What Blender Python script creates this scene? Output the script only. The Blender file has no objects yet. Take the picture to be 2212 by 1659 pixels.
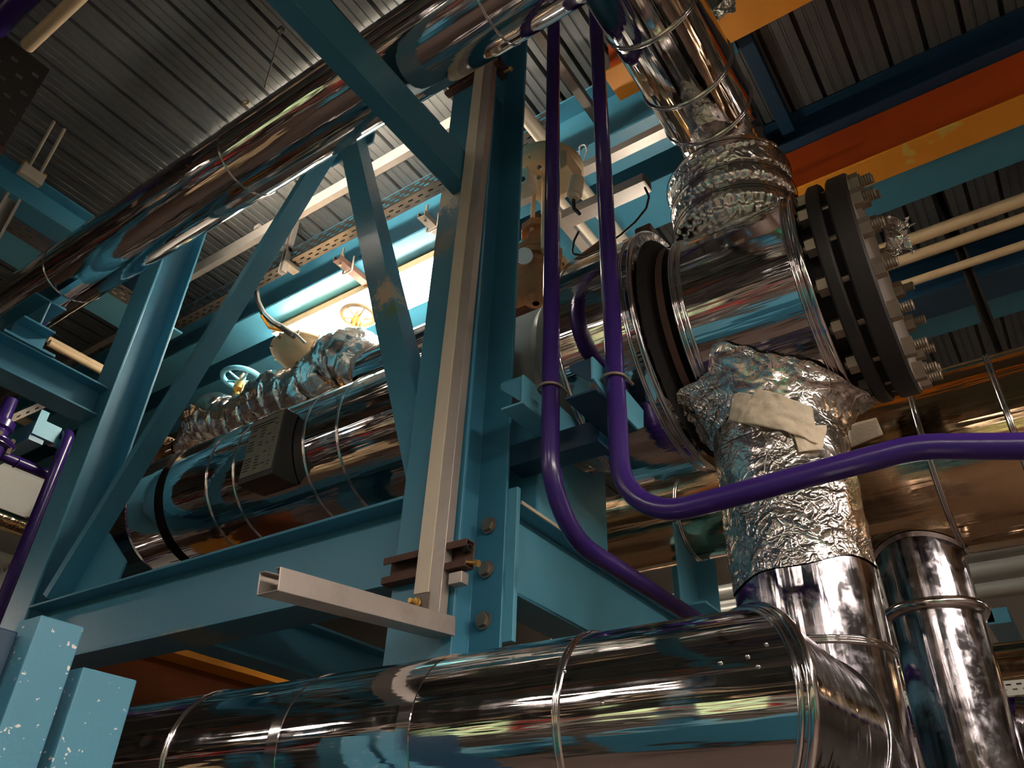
import bpy, math, random
from mathutils import Vector, Matrix, noise
random.seed(7)
SC = bpy.context.scene
COL = SC.collection
EYE = 1.6                      # eye height; all coordinates below are relative to the eye, z up
PI = math.pi

# ------------------------------------------------------------------ camera
F_PX = 1706.675
RX = Vector((0.56485286, -0.82441911, 0.03569841))
DN = Vector((0.47812349, 0.29171535, -0.82843231))
FW = Vector((0.67256165, 0.48501061, 0.55895039))

def at(px, py, X=None, Y=None, Z=None):
    """point of the hall seen at photograph pixel (px,py), on the given plane"""
    d = RX * (px - 1106) + DN * (py - 829.5) + FW * F_PX
    k = X / d.x if X is not None else (Y / d.y if Y is not None else Z / d.z)
    return d * k

cam = bpy.data.cameras.new('camera')
cam.sensor_fit = 'HORIZONTAL'; cam.sensor_width = 36.0
cam.lens = F_PX / 2212 * 36.0
cam.clip_start = 0.02; cam.clip_end = 200
co = bpy.data.objects.new('camera', cam); COL.objects.link(co)
m3 = Matrix((RX, -DN, -FW)).transposed()
co.matrix_world = Matrix.Translation((0, 0, EYE)) @ m3.to_4x4()
SC.camera = co

# ------------------------------------------------------------------ mesh building
def frame_of(d):
    d = Vector(d).normalized()
    a = Vector((0, 0, 1)) if abs(d.z) < 0.9 else Vector((1, 0, 0))
    u = d.cross(a).normalized(); w = d.cross(u).normalized()
    return d, u, w

class MB:
    def __init__(s):
        s.v = []; s.f = []; s.sm = []
    def add(s, vs, fs, smooth=False):
        n = len(s.v); s.v += [Vector(p) for p in vs]
        for f in fs:
            s.f.append([n + i for i in f]); s.sm.append(smooth)
        return s
    def box(s, x0, x1, y0, y1, z0, z1):
        vs = [(x, y, z) for x in (x0, x1) for y in (y0, y1) for z in (z0, z1)]
        return s.add(vs, [(0, 1, 3, 2), (4, 6, 7, 5), (0, 4, 5, 1), (2, 3, 7, 6), (0, 2, 6, 4), (1, 5, 7, 3)])
    def obox(s, c, ax, h):
        c = Vector(c); ax = [Vector(a).normalized() * k for a, k in zip(ax, h)]
        vs = [c + i * ax[0] + j * ax[1] + k * ax[2] for i in (-1, 1) for j in (-1, 1) for k in (-1, 1)]
        return s.add(vs, [(0, 1, 3, 2), (4, 6, 7, 5), (0, 4, 5, 1), (2, 3, 7, 6), (0, 2, 6, 4), (1, 5, 7, 3)])
    def prism(s, poly, o, u, w, d, a0, a1):
        """2-D polygon in axes u,w at origin o, extruded along d from a0 to a1"""
        o, u, w, d = Vector(o), Vector(u), Vector(w), Vector(d)
        n = len(poly)
        A = [o + u * p + w * q + d * a0 for p, q in poly]
        B = [o + u * p + w * q + d * a1 for p, q in poly]
        fs = [tuple(range(n))[::-1], tuple(range(n, 2 * n))]
        fs += [(i, (i + 1) % n, n + (i + 1) % n, n + i) for i in range(n)]
        return s.add(A + B, fs)
    def lathe(s, prof, o, d, n=64, share=False, a0=0.0, a1=2 * PI):
        """prof: list of (t along axis, radius); share=True keeps it smooth along the profile"""
        d, u, w = frame_of(d); o = Vector(o)
        full = abs(a1 - a0 - 2 * PI) < 1e-6
        m = n if full else n + 1
        def ring(t, r):
            return [o + d * t + (u * math.cos(a0 + (a1 - a0) * i / n) + w * math.sin(a0 + (a1 - a0) * i / n)) * r for i in range(m)]
        def quads(b0, b1):
            return [(b0 + i, b0 + (i + 1) % m, b1 + (i + 1) % m, b1 + i) for i in range(n)]
        if share:
            vs = []; fs = []
            for k, (t, r) in enumerate(prof):
                vs += ring(t, r)
                if k: fs += quads((k - 1) * m, k * m)
            s.add(vs, fs, True)
        else:
            for (t0, r0), (t1, r1) in zip(prof, prof[1:]):
                s.add(ring(t0, r0) + ring(t1, r1), quads(0, m), True)
        return s
    def cyl(s, p, q, r, n=24, caps=True):
        p, q = Vector(p), Vector(q); L = (q - p).length
        return s.lathe([(0, 0.0005), (0, r), (L, r), (L, 0.0005)] if caps else [(0, r), (L, r)], p, q - p, n)
    def torus(s, o, d, R, r, n=64, k=8):
        return s.lathe([(r * math.sin(2 * PI * i / k), R + r * math.cos(2 * PI * i / k)) for i in range(k + 1)], o, d, n, True)
    def bead(s, o, d, R, w=0.012, h=0.010, n=64):
        """swaged seam of sheet cladding: two little ridges round the pipe"""
        pr = []
        for k in range(17):
            x = k / 16.0
            pr.append(((x - .5) * w * 2, R + h * abs(math.sin(2 * PI * x)) ** .8))
        return s.lathe(pr, o, d, n, True)
    def sweep(s, pts, rad, n=24, share=True, caps=True, fn=None):
        pts = [Vector(p) for p in pts]; N = len(pts)
        if not hasattr(rad, '__len__'): rad = [rad] * N
        tans = []
        for i in range(N):
            a = pts[max(0, i - 1)]; b = pts[min(N - 1, i + 1)]
            if 0 < i < N - 1:
                t = (pts[i] - a).normalized() + (b - pts[i]).normalized()
            else: t = b - a
            tans.append(t.normalized())
        _, u, w = frame_of(tans[0]); rings = []
        for i in range(N):
            t = tans[i]
            u = (u - t * u.dot(t)).normalized(); w = t.cross(u).normalized()
            rg = []
            for j in range(n):
                a = 2 * PI * j / n
                dd = u * math.cos(a) + w * math.sin(a)
                r = rad[i]
                p = pts[i] + dd * r
                if fn: p = fn(p, dd, i, a)
                rg.append(p)
            rings.append(rg)
        if share:
            vs = [p for r in rings for p in r]
            fs = [(i * n + j, i * n + (j + 1) % n, (i + 1) * n + (j + 1) % n, (i + 1) * n + j) for i in range(N - 1) for j in range(n)]
            s.add(vs, fs, True)
        else:
            for i in range(N - 1):
                s.add(rings[i] + rings[i + 1], [(j, (j + 1) % n, n + (j + 1) % n, n + j) for j in range(n)], True)
        if caps:
            s.add(rings[0], [tuple(range(n))[::-1]]); s.add(rings[-1], [tuple(range(n))])
        return s
    def hexa(s, o, d, r, h):
        d, u, w = frame_of(d); o = Vector(o)
        poly = [(r * math.cos(k * PI / 3 + .2), r * math.sin(k * PI / 3 + .2)) for k in range(6)]
        return s.prism(poly, o, u, w, d, 0, h)
    def ball(s, c, r, n=14, m=8):
        return s.lathe([(-r * math.cos(PI * i / m), max(.0003, r * math.sin(PI * i / m))) for i in range(m + 1)], c, (0, 0, 1), n, True)
    def grid(s, fn, nu, nv, smooth=True):
        vs = [fn(i / nu, j / nv) for i in range(nu + 1) for j in range(nv + 1)]
        fs = [(i * (nv + 1) + j, (i + 1) * (nv + 1) + j, (i + 1) * (nv + 1) + j + 1, i * (nv + 1) + j + 1) for i in range(nu) for j in range(nv)]
        return s.add(vs, fs, smooth)
    def slotted(s, o, u, w, L, W, pitch, rows, slot):
        """sheet with rows of slots: L along u, W along w; rows = [(w0,w1,phase)], slot = fraction of pitch"""
        o, u, w = Vector(o), Vector(u), Vector(w)
        cuts = [0.0]
        for a, b, _ in rows: cuts += [a, b]
        cuts.append(W)
        for k in range(len(cuts) - 1):
            a, b = cuts[k], cuts[k + 1]
            if k % 2 == 0:
                s.add([o + w * a, o + u * L + w * a, o + u * L + w * b, o + w * b], [(0, 1, 2, 3)])
            else:
                ph = rows[k // 2][2] * pitch; x = 0.0; t = -ph
                while t < L:
                    e0 = max(0.0, t); e1 = min(L, t + pitch * (1 - slot))
                    if e1 > e0:
                        s.add([o + u * e0 + w * a, o + u * e1 + w * a, o + u * e1 + w * b, o + u * e0 + w * b], [(0, 1, 2, 3)])
                    t += pitch
        return s
    def mesh(s, name, loc):
        me = bpy.data.meshes.new(name)
        l = Vector(loc)
        me.from_pydata([tuple(p - l) for p in s.v], [], s.f)
        me.polygons.foreach_set('use_smooth', s.sm)
        me.update()
        return me
    def bottom(s):
        xs = [p.x for p in s.v]; ys = [p.y for p in s.v]; zs = [p.z for p in s.v]
        return Vector(((min(xs) + max(xs)) / 2, (min(ys) + max(ys)) / 2, min(zs)))

def mitre_rings(pts, r, n):
    pts = [Vector(p) for p in pts]; ds = [(b - a).normalized() for a, b in zip(pts, pts[1:])]
    _, u, w_ = frame_of(ds[0]); rings = []
    e = [u * math.cos(2 * PI * j / n) * r + w_ * math.sin(2 * PI * j / n) * r for j in range(n)]
    rings.append([pts[0] + x for x in e])
    for i in range(1, len(pts)):
        d = ds[i - 1]
        if i < len(ds):
            nn = (d + ds[i]).normalized()
            rings.append([pts[i] + x - d * (x.dot(nn) / d.dot(nn)) for x in e])
            q = d.rotation_difference(ds[i]); e = [q @ x for x in e]
        else: rings.append([pts[i] + x for x in e])
    return rings
def mitre_pipe(mb, pts, r, n=96):
    R_ = mitre_rings(pts, r, n)
    for a, b in zip(R_, R_[1:]):
        mb.add(a + b, [(j, (j + 1) % n, n + (j + 1) % n, n + j) for j in range(n)], True)
    return R_
def loop_bead(mb, ring, c, r, k=8):
    """round bead along a closed ring of points about centre c"""
    n = len(ring); vs = []
    for i in range(n):
        t = (ring[(i + 1) % n] - ring[i - 1]).normalized(); o = (ring[i] - c); o = (o - t * o.dot(t)).normalized(); b = t.cross(o)
        vs += [ring[i] + o * r * math.cos(2 * PI * j / k) + b * r * math.sin(2 * PI * j / k) for j in range(k)]
    mb.add(vs, [(i * k + j, i * k + (j + 1) % k, ((i + 1) % n) * k + (j + 1) % k, ((i + 1) % n) * k + j) for i in range(n) for j in range(k)], True)
UP = Vector((0, 0, EYE))
def tag(o, label, cat, group=None, kind=None):
    if label: o['label'] = label
    if cat: o['category'] = cat
    if group: o['group'] = group
    if kind: o['kind'] = kind
    return o
def mods(o, bevel=None, solid=None):
    if solid:
        m = o.modifiers.new('thickness', 'SOLIDIFY'); m.thickness = solid; m.offset = 0
    if bevel:
        m = o.modifiers.new('edges', 'BEVEL'); m.width = bevel; m.segments = 2; m.limit_method = 'ANGLE'; m.angle_limit = 0.9
def thing(name, label, cat, loc, group=None):
    e = bpy.data.objects.new(name, None); COL.objects.link(e)
    e.location = Vector(loc) + UP; e.empty_display_size = .1
    e['rel'] = list(loc)
    return tag(e, label, cat, group)
def part(name, mb, mat, parent, label=None, bevel=None, solid=None):
    base = Vector((0, 0, 0)); p = parent
    wl = Vector(parent['rel'])
    o = bpy.data.objects.new(name, mb.mesh(name, wl)); COL.objects.link(o)
    o.parent = parent; o['rel'] = list(wl)
    o.data.materials.append(mat)
    if label: o['label'] = label
    mods(o, bevel, solid)
    return o
def solo(name, mb, mat, label, cat, group=None, kind=None, bevel=None, solid=None):
    l = mb.bottom()
    o = bpy.data.objects.new(name, mb.mesh(name, l)); COL.objects.link(o)
    o.location = l + UP; o['rel'] = list(l)
    o.data.materials.append(mat)
    mods(o, bevel, solid)
    return tag(o, label, cat, group, kind)
def struct(name, mb, mat, bevel=None):
    return solo(name, mb, mat, None, None, kind='structure', bevel=bevel)
def dup(root, offset, label=None):
    r = root.copy(); COL.objects.link(r); r.location = root.location + Vector(offset)
    if label: r['label'] = label
    for ch in list(root.children):
        c = ch.copy(); COL.objects.link(c); c.parent = r
        for g in list(ch.children):
            d = g.copy(); COL.objects.link(d); d.parent = c
    return r

def beads(parent, specs):
    for o, d, R, w_, h_ in specs:
        part('seam_bead', MB().bead(o, d, R, w_, h_, 96), BAND, parent)
# ------------------------------------------------------------------ materials
def lin(c):
    return tuple(((x / 255) / 12.92 if x / 255 <= .04045 else ((x / 255 + .055) / 1.055) ** 2.4) for x in c) + (1.0,)
def base_mat(name):
    m = bpy.data.materials.new(name); m.use_nodes = True
    nt = m.node_tree; b = nt.nodes['Principled BSDF']
    return m, nt, b
def N(nt, typ, **kw):
    n = nt.nodes.new(typ)
    for k, v in kw.items():
        if k in n.inputs: n.inputs[k].default_value = v
        else: setattr(n, k, v)
    return n
def coords(nt, scale=(1, 1, 1)):
    g = N(nt, 'ShaderNodeNewGeometry')
    mp = N(nt, 'ShaderNodeMapping'); mp.inputs['Scale'].default_value = scale
    nt.links.new(g.outputs['Position'], mp.inputs['Vector'])
    return mp.outputs['Vector']
def paint(name, rgb, rough=.4, metal=0.0, dirt=.35, dirt_rgb=(70, 62, 52), scale=3.0, bump=.02, spec=.5, fleck=None):
    m, nt, b = base_mat(name); L = nt.links.new
    v = coords(nt)
    n1 = N(nt, 'ShaderNodeTexNoise', Scale=scale, Detail=6.0, Roughness=.65); L(v, n1.inputs['Vector'])
    rp = N(nt, 'ShaderNodeValToRGB'); rp.color_ramp.elements[0].position = .48; rp.color_ramp.elements[1].position = .78
    L(n1.outputs['Fac'], rp.inputs['Fac'])
    mul = N(nt, 'ShaderNodeMath', operation='MULTIPLY'); mul.inputs[1].default_value = dirt
    L(rp.outputs['Color'], mul.inputs[0])
    mx = N(nt, 'ShaderNodeMix', data_type='RGBA')
    mx.inputs[6].default_value = lin(rgb); mx.inputs[7].default_value = lin(dirt_rgb)
    L(mul.outputs[0], mx.inputs[0])
    out = mx.outputs[2]
    if fleck:
        vo = N(nt, 'ShaderNodeTexNoise', Scale=fleck[1], Detail=3.0, Roughness=.6); L(v, vo.inputs['Vector'])
        r2 = N(nt, 'ShaderNodeValToRGB'); r2.color_ramp.elements[0].position = fleck[2]; r2.color_ramp.elements[1].position = fleck[2] + .02
        L(vo.outputs['Fac'], r2.inputs['Fac'])
        m2 = N(nt, 'ShaderNodeMix', data_type='RGBA'); m2.inputs[7].default_value = lin(fleck[0])
        L(r2.outputs['Color'], m2.inputs[0]); L(out, m2.inputs[6]); out = m2.outputs[2]
    L(out, b.inputs['Base Color'])
    n2 = N(nt, 'ShaderNodeTexNoise', Scale=60.0, Detail=4.0); L(v, n2.inputs['Vector'])
    mr = N(nt, 'ShaderNodeMapRange'); mr.inputs['To Min'].default_value = rough - .06; mr.inputs['To Max'].default_value = rough + .12
    L(n2.outputs['Fac'], mr.inputs['Value']); L(mr.outputs['Result'], b.inputs['Roughness'])
    if bump:
        bp = N(nt, 'ShaderNodeBump', Strength=bump * 4, Distance=.01); L(n2.outputs['Fac'], bp.inputs['Height']); L(bp.outputs['Normal'], b.inputs['Normal'])
    b.inputs['Metallic'].default_value = metal
    b.inputs['Specular IOR Level'].default_value = spec
    return m
def spotted(name, base, spots):
    """copy of a paint with worn patches: spots = [(centre, radius, rgb)] in the hall's own coordinates"""
    m = base.copy(); m.name = name; nt = m.node_tree; L = nt.links.new; b = nt.nodes['Principled BSDF']
    src = b.inputs['Base Color'].links[0].from_socket
    g = N(nt, 'ShaderNodeNewGeometry')
    for c, r, rgb in spots:
        d = N(nt, 'ShaderNodeVectorMath', operation='DISTANCE'); L(g.outputs['Position'], d.inputs[0]); d.inputs[1].default_value = (c[0], c[1], c[2] + EYE)
        mr = N(nt, 'ShaderNodeMapRange'); mr.inputs['From Min'].default_value = 0; mr.inputs['From Max'].default_value = r
        mr.inputs['To Min'].default_value = .75; mr.inputs['To Max'].default_value = .15; L(d.outputs['Value'], mr.inputs['Value'])
        n = N(nt, 'ShaderNodeTexNoise', Scale=24.0, Detail=8.0, Roughness=.75); L(g.outputs['Position'], n.inputs['Vector'])
        lt = N(nt, 'ShaderNodeMath', operation='SUBTRACT'); L(mr.outputs['Result'], lt.inputs[0]); L(n.outputs['Fac'], lt.inputs[1])
        k = N(nt, 'ShaderNodeMath', operation='MULTIPLY'); k.use_clamp = True; k.inputs[1].default_value = 7.0; L(lt.outputs[0], k.inputs[0])
        mx = N(nt, 'ShaderNodeMix', data_type='RGBA'); mx.inputs[7].default_value = lin(rgb)
        L(k.outputs[0], mx.inputs[0]); L(src, mx.inputs[6]); src = mx.outputs[2]
    L(src, b.inputs['Base Color'])
    return m
def clad(name, stretch, tint=(210, 205, 204), rough=.05, wave=.42, dull=.10, fine=.10):
    """polished sheet cladding: mirror metal with long shallow waves, seams of dust"""
    m, nt, b = base_mat(name); L = nt.links.new
    v = coords(nt, stretch)
    n1 = N(nt, 'ShaderNodeTexNoise', Scale=9.0, Detail=3.0, Roughness=.5); L(v, n1.inputs['Vector'])
    v2 = coords(nt)
    n2 = N(nt, 'ShaderNodeTexNoise', Scale=2.2, Detail=2.0, Roughness=.4); L(v2, n2.inputs['Vector'])
    ad0 = N(nt, 'ShaderNodeMath', operation='MULTIPLY_ADD'); ad0.inputs[1].default_value = 2.2
    L(n2.outputs['Fac'], ad0.inputs[0]); L(n1.outputs['Fac'], ad0.inputs[2])
    v3 = coords(nt, tuple(k * .35 if k < 1 else k for k in stretch))
    n4 = N(nt, 'ShaderNodeTexNoise', Scale=34.0, Detail=2.0, Roughness=.5); L(v3, n4.inputs['Vector'])
    ad = N(nt, 'ShaderNodeMath', operation='MULTIPLY_ADD'); ad.inputs[1].default_value = fine
    L(n4.outputs['Fac'], ad.inputs[0]); L(ad0.outputs[0], ad.inputs[2])
    bp = N(nt, 'ShaderNodeBump', Strength=wave, Distance=.012); L(ad.outputs[0], bp.inputs['Height']); L(bp.outputs['Normal'], b.inputs['Normal'])
    n3 = N(nt, 'ShaderNodeTexNoise', Scale=14.0, Detail=7.0, Roughness=.7); L(v2, n3.inputs['Vector'])
    mr = N(nt, 'ShaderNodeMapRange'); mr.inputs['From Min'].default_value = .45; mr.inputs['From Max'].default_value = .8
    mr.inputs['To Min'].default_value = rough; mr.inputs['To Max'].default_value = rough + dull
    L(n3.outputs['Fac'], mr.inputs['Value']); L(mr.outputs['Result'], b.inputs['Roughness'])
    b.inputs['Base Color'].default_value = lin(tint); b.inputs['Metallic'].default_value = 1.0
    return m
def foil(name, scale=26.0, strength=.8, tint=(222, 216, 210), rough=.24):
    """crumpled foil: smooth facets broken by sharp creases"""
    m, nt, b = base_mat(name); L = nt.links.new
    v = coords(nt)
    def ridge(sc, pw, dist):
        n1 = N(nt, 'ShaderNodeTexNoise', Scale=sc, Detail=1.5, Roughness=.5, Distortion=dist); L(v, n1.inputs['Vector'])
        s1 = N(nt, 'ShaderNodeMath', operation='MULTIPLY_ADD'); s1.inputs[1].default_value = 2.4; s1.inputs[2].default_value = -1.2
        L(n1.outputs['Fac'], s1.inputs[0])
        a1 = N(nt, 'ShaderNodeMath', operation='ABSOLUTE'); L(s1.outputs[0], a1.inputs[0])
        o1 = N(nt, 'ShaderNodeMath', operation='SUBTRACT'); o1.inputs[0].default_value = 1.0; L(a1.outputs[0], o1.inputs[1])
        p1 = N(nt, 'ShaderNodeMath', operation='POWER'); p1.inputs[1].default_value = pw; L(o1.outputs[0], p1.inputs[0])
        return p1.outputs[0]
    r1 = ridge(scale * .28, 9.0, .8); r2 = ridge(scale * .75, 7.0, 1.4); r3 = ridge(scale * 1.9, 4.0, .6)
    a = N(nt, 'ShaderNodeMath', operation='MULTIPLY_ADD'); a.inputs[1].default_value = .5; L(r2, a.inputs[0]); L(r1, a.inputs[2])
    c = N(nt, 'ShaderNodeMath', operation='MULTIPLY_ADD'); c.inputs[1].default_value = .16; L(r3, c.inputs[0]); L(a.outputs[0], c.inputs[2])
    nm = N(nt, 'ShaderNodeTexNoise', Scale=scale * .16, Detail=1.0); L(v, nm.inputs['Vector'])
    mm = N(nt, 'ShaderNodeMapRange'); mm.inputs['From Min'].default_value = .40; mm.inputs['From Max'].default_value = .62; mm.inputs['To Min'].default_value = .18; L(nm.outputs['Fac'], mm.inputs['Value'])
    hm = N(nt, 'ShaderNodeMath', operation='MULTIPLY'); L(c.outputs[0], hm.inputs[0]); L(mm.outputs['Result'], hm.inputs[1])
    bp = N(nt, 'ShaderNodeBump', Strength=strength, Distance=.012); L(hm.outputs[0], bp.inputs['Height']); L(bp.outputs['Normal'], b.inputs['Normal'])
    b.inputs['Base Color'].default_value = lin(tint); b.inputs['Metallic'].default_value = 1.0
    b.inputs['Roughness'].default_value = rough
    return m
def glow(name, rgb, strength):
    m, nt, b = base_mat(name)
    b.inputs['Base Color'].default_value = lin(rgb)
    b.inputs['Emission Color'].default_value = lin(rgb); b.inputs['Emission Strength'].default_value = strength
    return m

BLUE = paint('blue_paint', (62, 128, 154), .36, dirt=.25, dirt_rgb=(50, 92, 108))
BLUEF = paint('blue_paint_chipped', (76, 140, 164), .42, dirt=.15, dirt_rgb=(54, 100, 118), fleck=((225, 226, 220), 46.0, .655))
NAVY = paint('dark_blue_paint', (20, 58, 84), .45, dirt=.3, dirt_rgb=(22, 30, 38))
PALEBLUE = paint('pale_blue_paint', (92, 164, 186), .42, dirt=.2, dirt_rgb=(60, 110, 124))
PURPLE = paint('purple_paint', (54, 32, 104), .2, dirt=.12, dirt_rgb=(40, 22, 70), bump=0)
ORANGE = paint('orange_paint', (196, 78, 16), .5, dirt=.3, dirt_rgb=(120, 46, 14))
GIRDER = paint('shaded_orange_paint', (138, 72, 26), .5, dirt=.5, dirt_rgb=(82, 36, 14))  # darker copy of the orange, with the girder's shade put into the colour
YELLOW = paint('yellow_paint', (226, 146, 36), .5, dirt=.25, dirt_rgb=(160, 90, 26), fleck=((214, 176, 80), 2.3, .62))
GALV = paint('galvanised_steel', (172, 164, 156), .42, .55, dirt=.35, dirt_rgb=(120, 110, 100), scale=9)
GALVD = paint('dull_galvanised_steel', (118, 110, 102), .5, .6, dirt=.4, dirt_rgb=(70, 58, 50), scale=9)
ALU = paint('pale_trunking', (204, 192, 172), .45, .15, dirt=.2, dirt_rgb=(150, 132, 112), scale=6)
DECK = paint('deck_sheet', (110, 112, 112), .55, .45, dirt=.5, dirt_rgb=(72, 68, 64), scale=2.5)
IRON = paint('black_iron', (40, 37, 35), .55, .2, dirt=.4, dirt_rgb=(66, 46, 34), scale=12)
RUST = paint('rusty_casting', (158, 106, 66), .65, dirt=.55, dirt_rgb=(104, 58, 32), scale=16)
RUSTD = paint('rusty_clamp_iron', (84, 58, 48), .6, .3, dirt=.5, dirt_rgb=(60, 36, 28), scale=20)
BOLT = paint('bolt_steel', (150, 136, 120), .4, .7, dirt=.4, dirt_rgb=(100, 82, 66), scale=24)
BRASS = paint('brass', (206, 166, 96), .35, .8, dirt=.2, dirt_rgb=(130, 96, 56), scale=20)
BEIGE = paint('beige_paint', (204, 178, 140), .5, dirt=.3, dirt_rgb=(150, 110, 74), scale=8)
CREAM = paint('cream_paper', (214, 198, 172), .8, dirt=.25, dirt_rgb=(176, 140, 92), scale=12, bump=.1)
BLACK = paint('black_enamel', (46, 44, 41), .5, dirt=.2, dirt_rgb=(50, 46, 40))
PLATE = paint('label_plate', (122, 120, 108), .45, .3, dirt=.3, dirt_rgb=(70, 66, 58), scale=8)
INK = paint('label_print', (36, 34, 31), .6, dirt=0)
WHITE = paint('white_paint', (216, 214, 208), .45, dirt=.15, dirt_rgb=(170, 164, 150))
GREYP = paint('grey_pipe_paint', (150, 150, 146), .4, .35, dirt=.35, dirt_rgb=(120, 108, 92), scale=5)
DARKIN = paint('insulation_gap', (22, 18, 15), .9, dirt=.3, dirt_rgb=(52, 40, 30))
WOOL = paint('foam_sealant', (206, 176, 128), .9, dirt=.3, dirt_rgb=(150, 116, 74), scale=20)
RED = paint('red_paint', (190, 30, 26), .4, dirt=.1)
FLOORM = paint('floor_concrete', (76, 60, 50), .5, dirt=.6, dirt_rgb=(40, 32, 27), scale=1.2)
WALLM = paint('wall_cladding', (142, 134, 126), .6, dirt=.3, dirt_rgb=(96, 90, 84), scale=1.0)
GREEN = paint('green_paint', (40, 132, 92), .5, dirt=.2, dirt_rgb=(26, 80, 60))
CABLE = paint('black_cable', (26, 26, 28), .5, dirt=0)
CABLEG = paint('grey_cable', (176, 172, 166), .5, dirt=0)
WORN_BRACE = spotted('worn_brace_paint', BLUE, [((2.03, 2.23, 2.50), .26, (196, 172, 140)), ((2.03, 2.17, 2.37), .17, (84, 124, 92))])
WORN_COLUMN = spotted('worn_column_paint', BLUE, [((2.0, 1.88, 2.95), .34, (206, 190, 160)), ((2.0, 1.88, 2.62), .24, (120, 130, 128))])
WORN_BEAM = spotted('worn_beam_paint', BLUE, [((2.1, 3.15, .971), .45, (122, 134, 122))])
CLY = clad('mirror_cladding_lengthwise', (1.6, .10, 1.6))
CLX = clad('mirror_cladding_crosswise', (.10, 1.6, 1.6))
CLZ = clad('mirror_cladding_upright', (1.6, 1.6, .12), tint=(168, 164, 168), rough=.09, dull=.32)
CLYD = clad('worn_cladding', (1.6, .10, 1.6), tint=(196, 168, 134), rough=.09, dull=.2)
BAND = clad('cladding_band', (1, 1, 1), rough=.1, wave=.05, fine=0)
FOIL = foil('crumpled_foil', 22.0, .7, rough=.2)
FOILB = foil('quilted_foil', 12.0, .38, rough=.24)
LAMPM = glow('lamp_diffuser', (255, 244, 226), 46.0)
TUBEM = glow('hall_lamp_diffuser', (255, 239, 226), 22.0)
TUBEK = glow('bright_hall_lamp_diffuser', (255, 241, 230), 85.0)
WINM = glow('window_daylight', (186, 206, 150), .9)

Xv, Yv, Zv = Vector((1, 0, 0)), Vector((0, 1, 0)), Vector((0, 0, 1))

def isec(h, b, tf, tw):
    """I section polygon, h along first axis (flange to flange), b across"""
    H, B, t, w = h / 2, b / 2, tf, tw / 2
    return [(-H, -B), (-H + t, -B), (-H + t, -w), (H - t, -w), (H - t, -B), (H, -B), (H, B), (H - t, B), (H - t, w), (-H + t, w), (-H + t, B), (-H, B)]
def usec(w, h, t, lip=.0):
    """channel polygon open towards +h, optional inward lips"""
    W = w / 2
    if lip:
        return [(-W, 0), (W, 0), (W, h), (W - lip, h), (W - lip, h - t), (W - t, h - t), (W - t, t), (-W + t, t), (-W + t, h - t), (-W + lip, h - t), (-W + lip, h), (-W, h)]
    return [(-W, 0), (W, 0), (W, h), (W - t, h), (W - t, t), (-W + t, t), (-W + t, h), (-W, h)]

# ------------------------------------------------------------------ the setting
deck = MB(); prof = []
y = -7.0; pitch = .228; k = 0
while y < 15.5:
    prof += [(y, 5.0), (y + .055, 5.0), (y + .060, 5.008), (y + .072, 5.008), (y + .077, 5.0), (y + .125, 5.0), (y + .130, 5.008), (y + .142, 5.008), (y + .147, 5.0), (y + .196, 5.0), (y + .200, 5.075), (y + .222, 5.075)]
    y += pitch
prof = [(p + .018, q) for p, q in prof]
vs = []
for p, q in prof: vs += [(-7.5, p, q), (10.0, p, q)]
deck.add(vs, [(2 * i, 2 * i + 1, 2 * i + 3, 2 * i + 2) for i in range(len(prof) - 1)])
struct('ceiling', deck, DECK)
struct('floor', MB().box(-7.5, 10, -7, 15.5, -1.75, -1.6), FLOORM)
struct('wall_back', MB().box(10, 10.2, -7, 15.5, -1.6, 5.1), WALLM)
struct('wall_front', MB().box(-7.7, -7.5, -7, 15.5, -1.6, 5.1), WALLM)
struct('wall_left', MB().box(-7.5, 10, 15.5, 15.7, -1.6, 5.1), WALLM)
struct('wall_right', MB().box(-7.5, 10, -7.2, -7.0, -1.6, 5.1), WALLM)
for i, y0 in enumerate((-5.5, -1.2, 3.1, 7.4)):
    f = MB()
    for a, b_, c, d in ((y0, y0 + 2.6, 1.0, 1.06), (y0, y0 + 2.6, 2.14, 2.2), (y0, y0 + .06, 1.06, 2.14), (y0 + 2.54, y0 + 2.6, 1.06, 2.14), (y0 + 1.27, y0 + 1.33, 1.06, 2.14)):
        f.box(-7.5, -7.42, a, b_, c, d)
    o = struct('window_%d' % (i + 1), f, WHITE)
    p_ = part('pane', MB().box(-7.49, -7.46, y0 + .05, y0 + 2.55, 1.05, 2.15), WINM, o)

# ------------------------------------------------------------------ blue steel frame
def column(name, cx, cy, h, b, z0, z1, label):
    t = thing(name, label, 'column', (cx, cy, z0))
    part('shaft', MB().prism(isec(h, b, .016, .011), (cx, cy, 0), Xv, Yv, Zv, z0, z1), WORN_COLUMN, t, bevel=.003)
    return t
cm = column('steel_column', 2.142, 1.785, .284, .29, -1.6, 4.98, 'blue steel column with pale trunking strapped up its front')
cl = column('steel_column', 2.127, 4.77, .254, .26, -1.6, 4.98, 'blue steel column at far left, foot of the slanting brace')
for z in (1.249, 1.072, .881, .69):
    b_ = MB().hexa((2.265, 1.713, z), (-1, 0, 0), .026, .022).cyl((2.262, 1.713, z), (2.258, 1.713, z), .034)
    b_.cyl((2.262, 1.713, z), (2.335, 1.713, z), .013).hexa((2.296, 1.713, z), (1, 0, 0), .024, .02)
    part('bolt', b_, BOLT, cm)
for z in (1.32, 1.2, 1.08, .97):
    for yy in (4.70, 4.84):
        b_ = MB().hexa((2.238, yy, z), (-1, 0, 0), .02, .018)
        part('bolt', b_, BOLT, cl)

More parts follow.
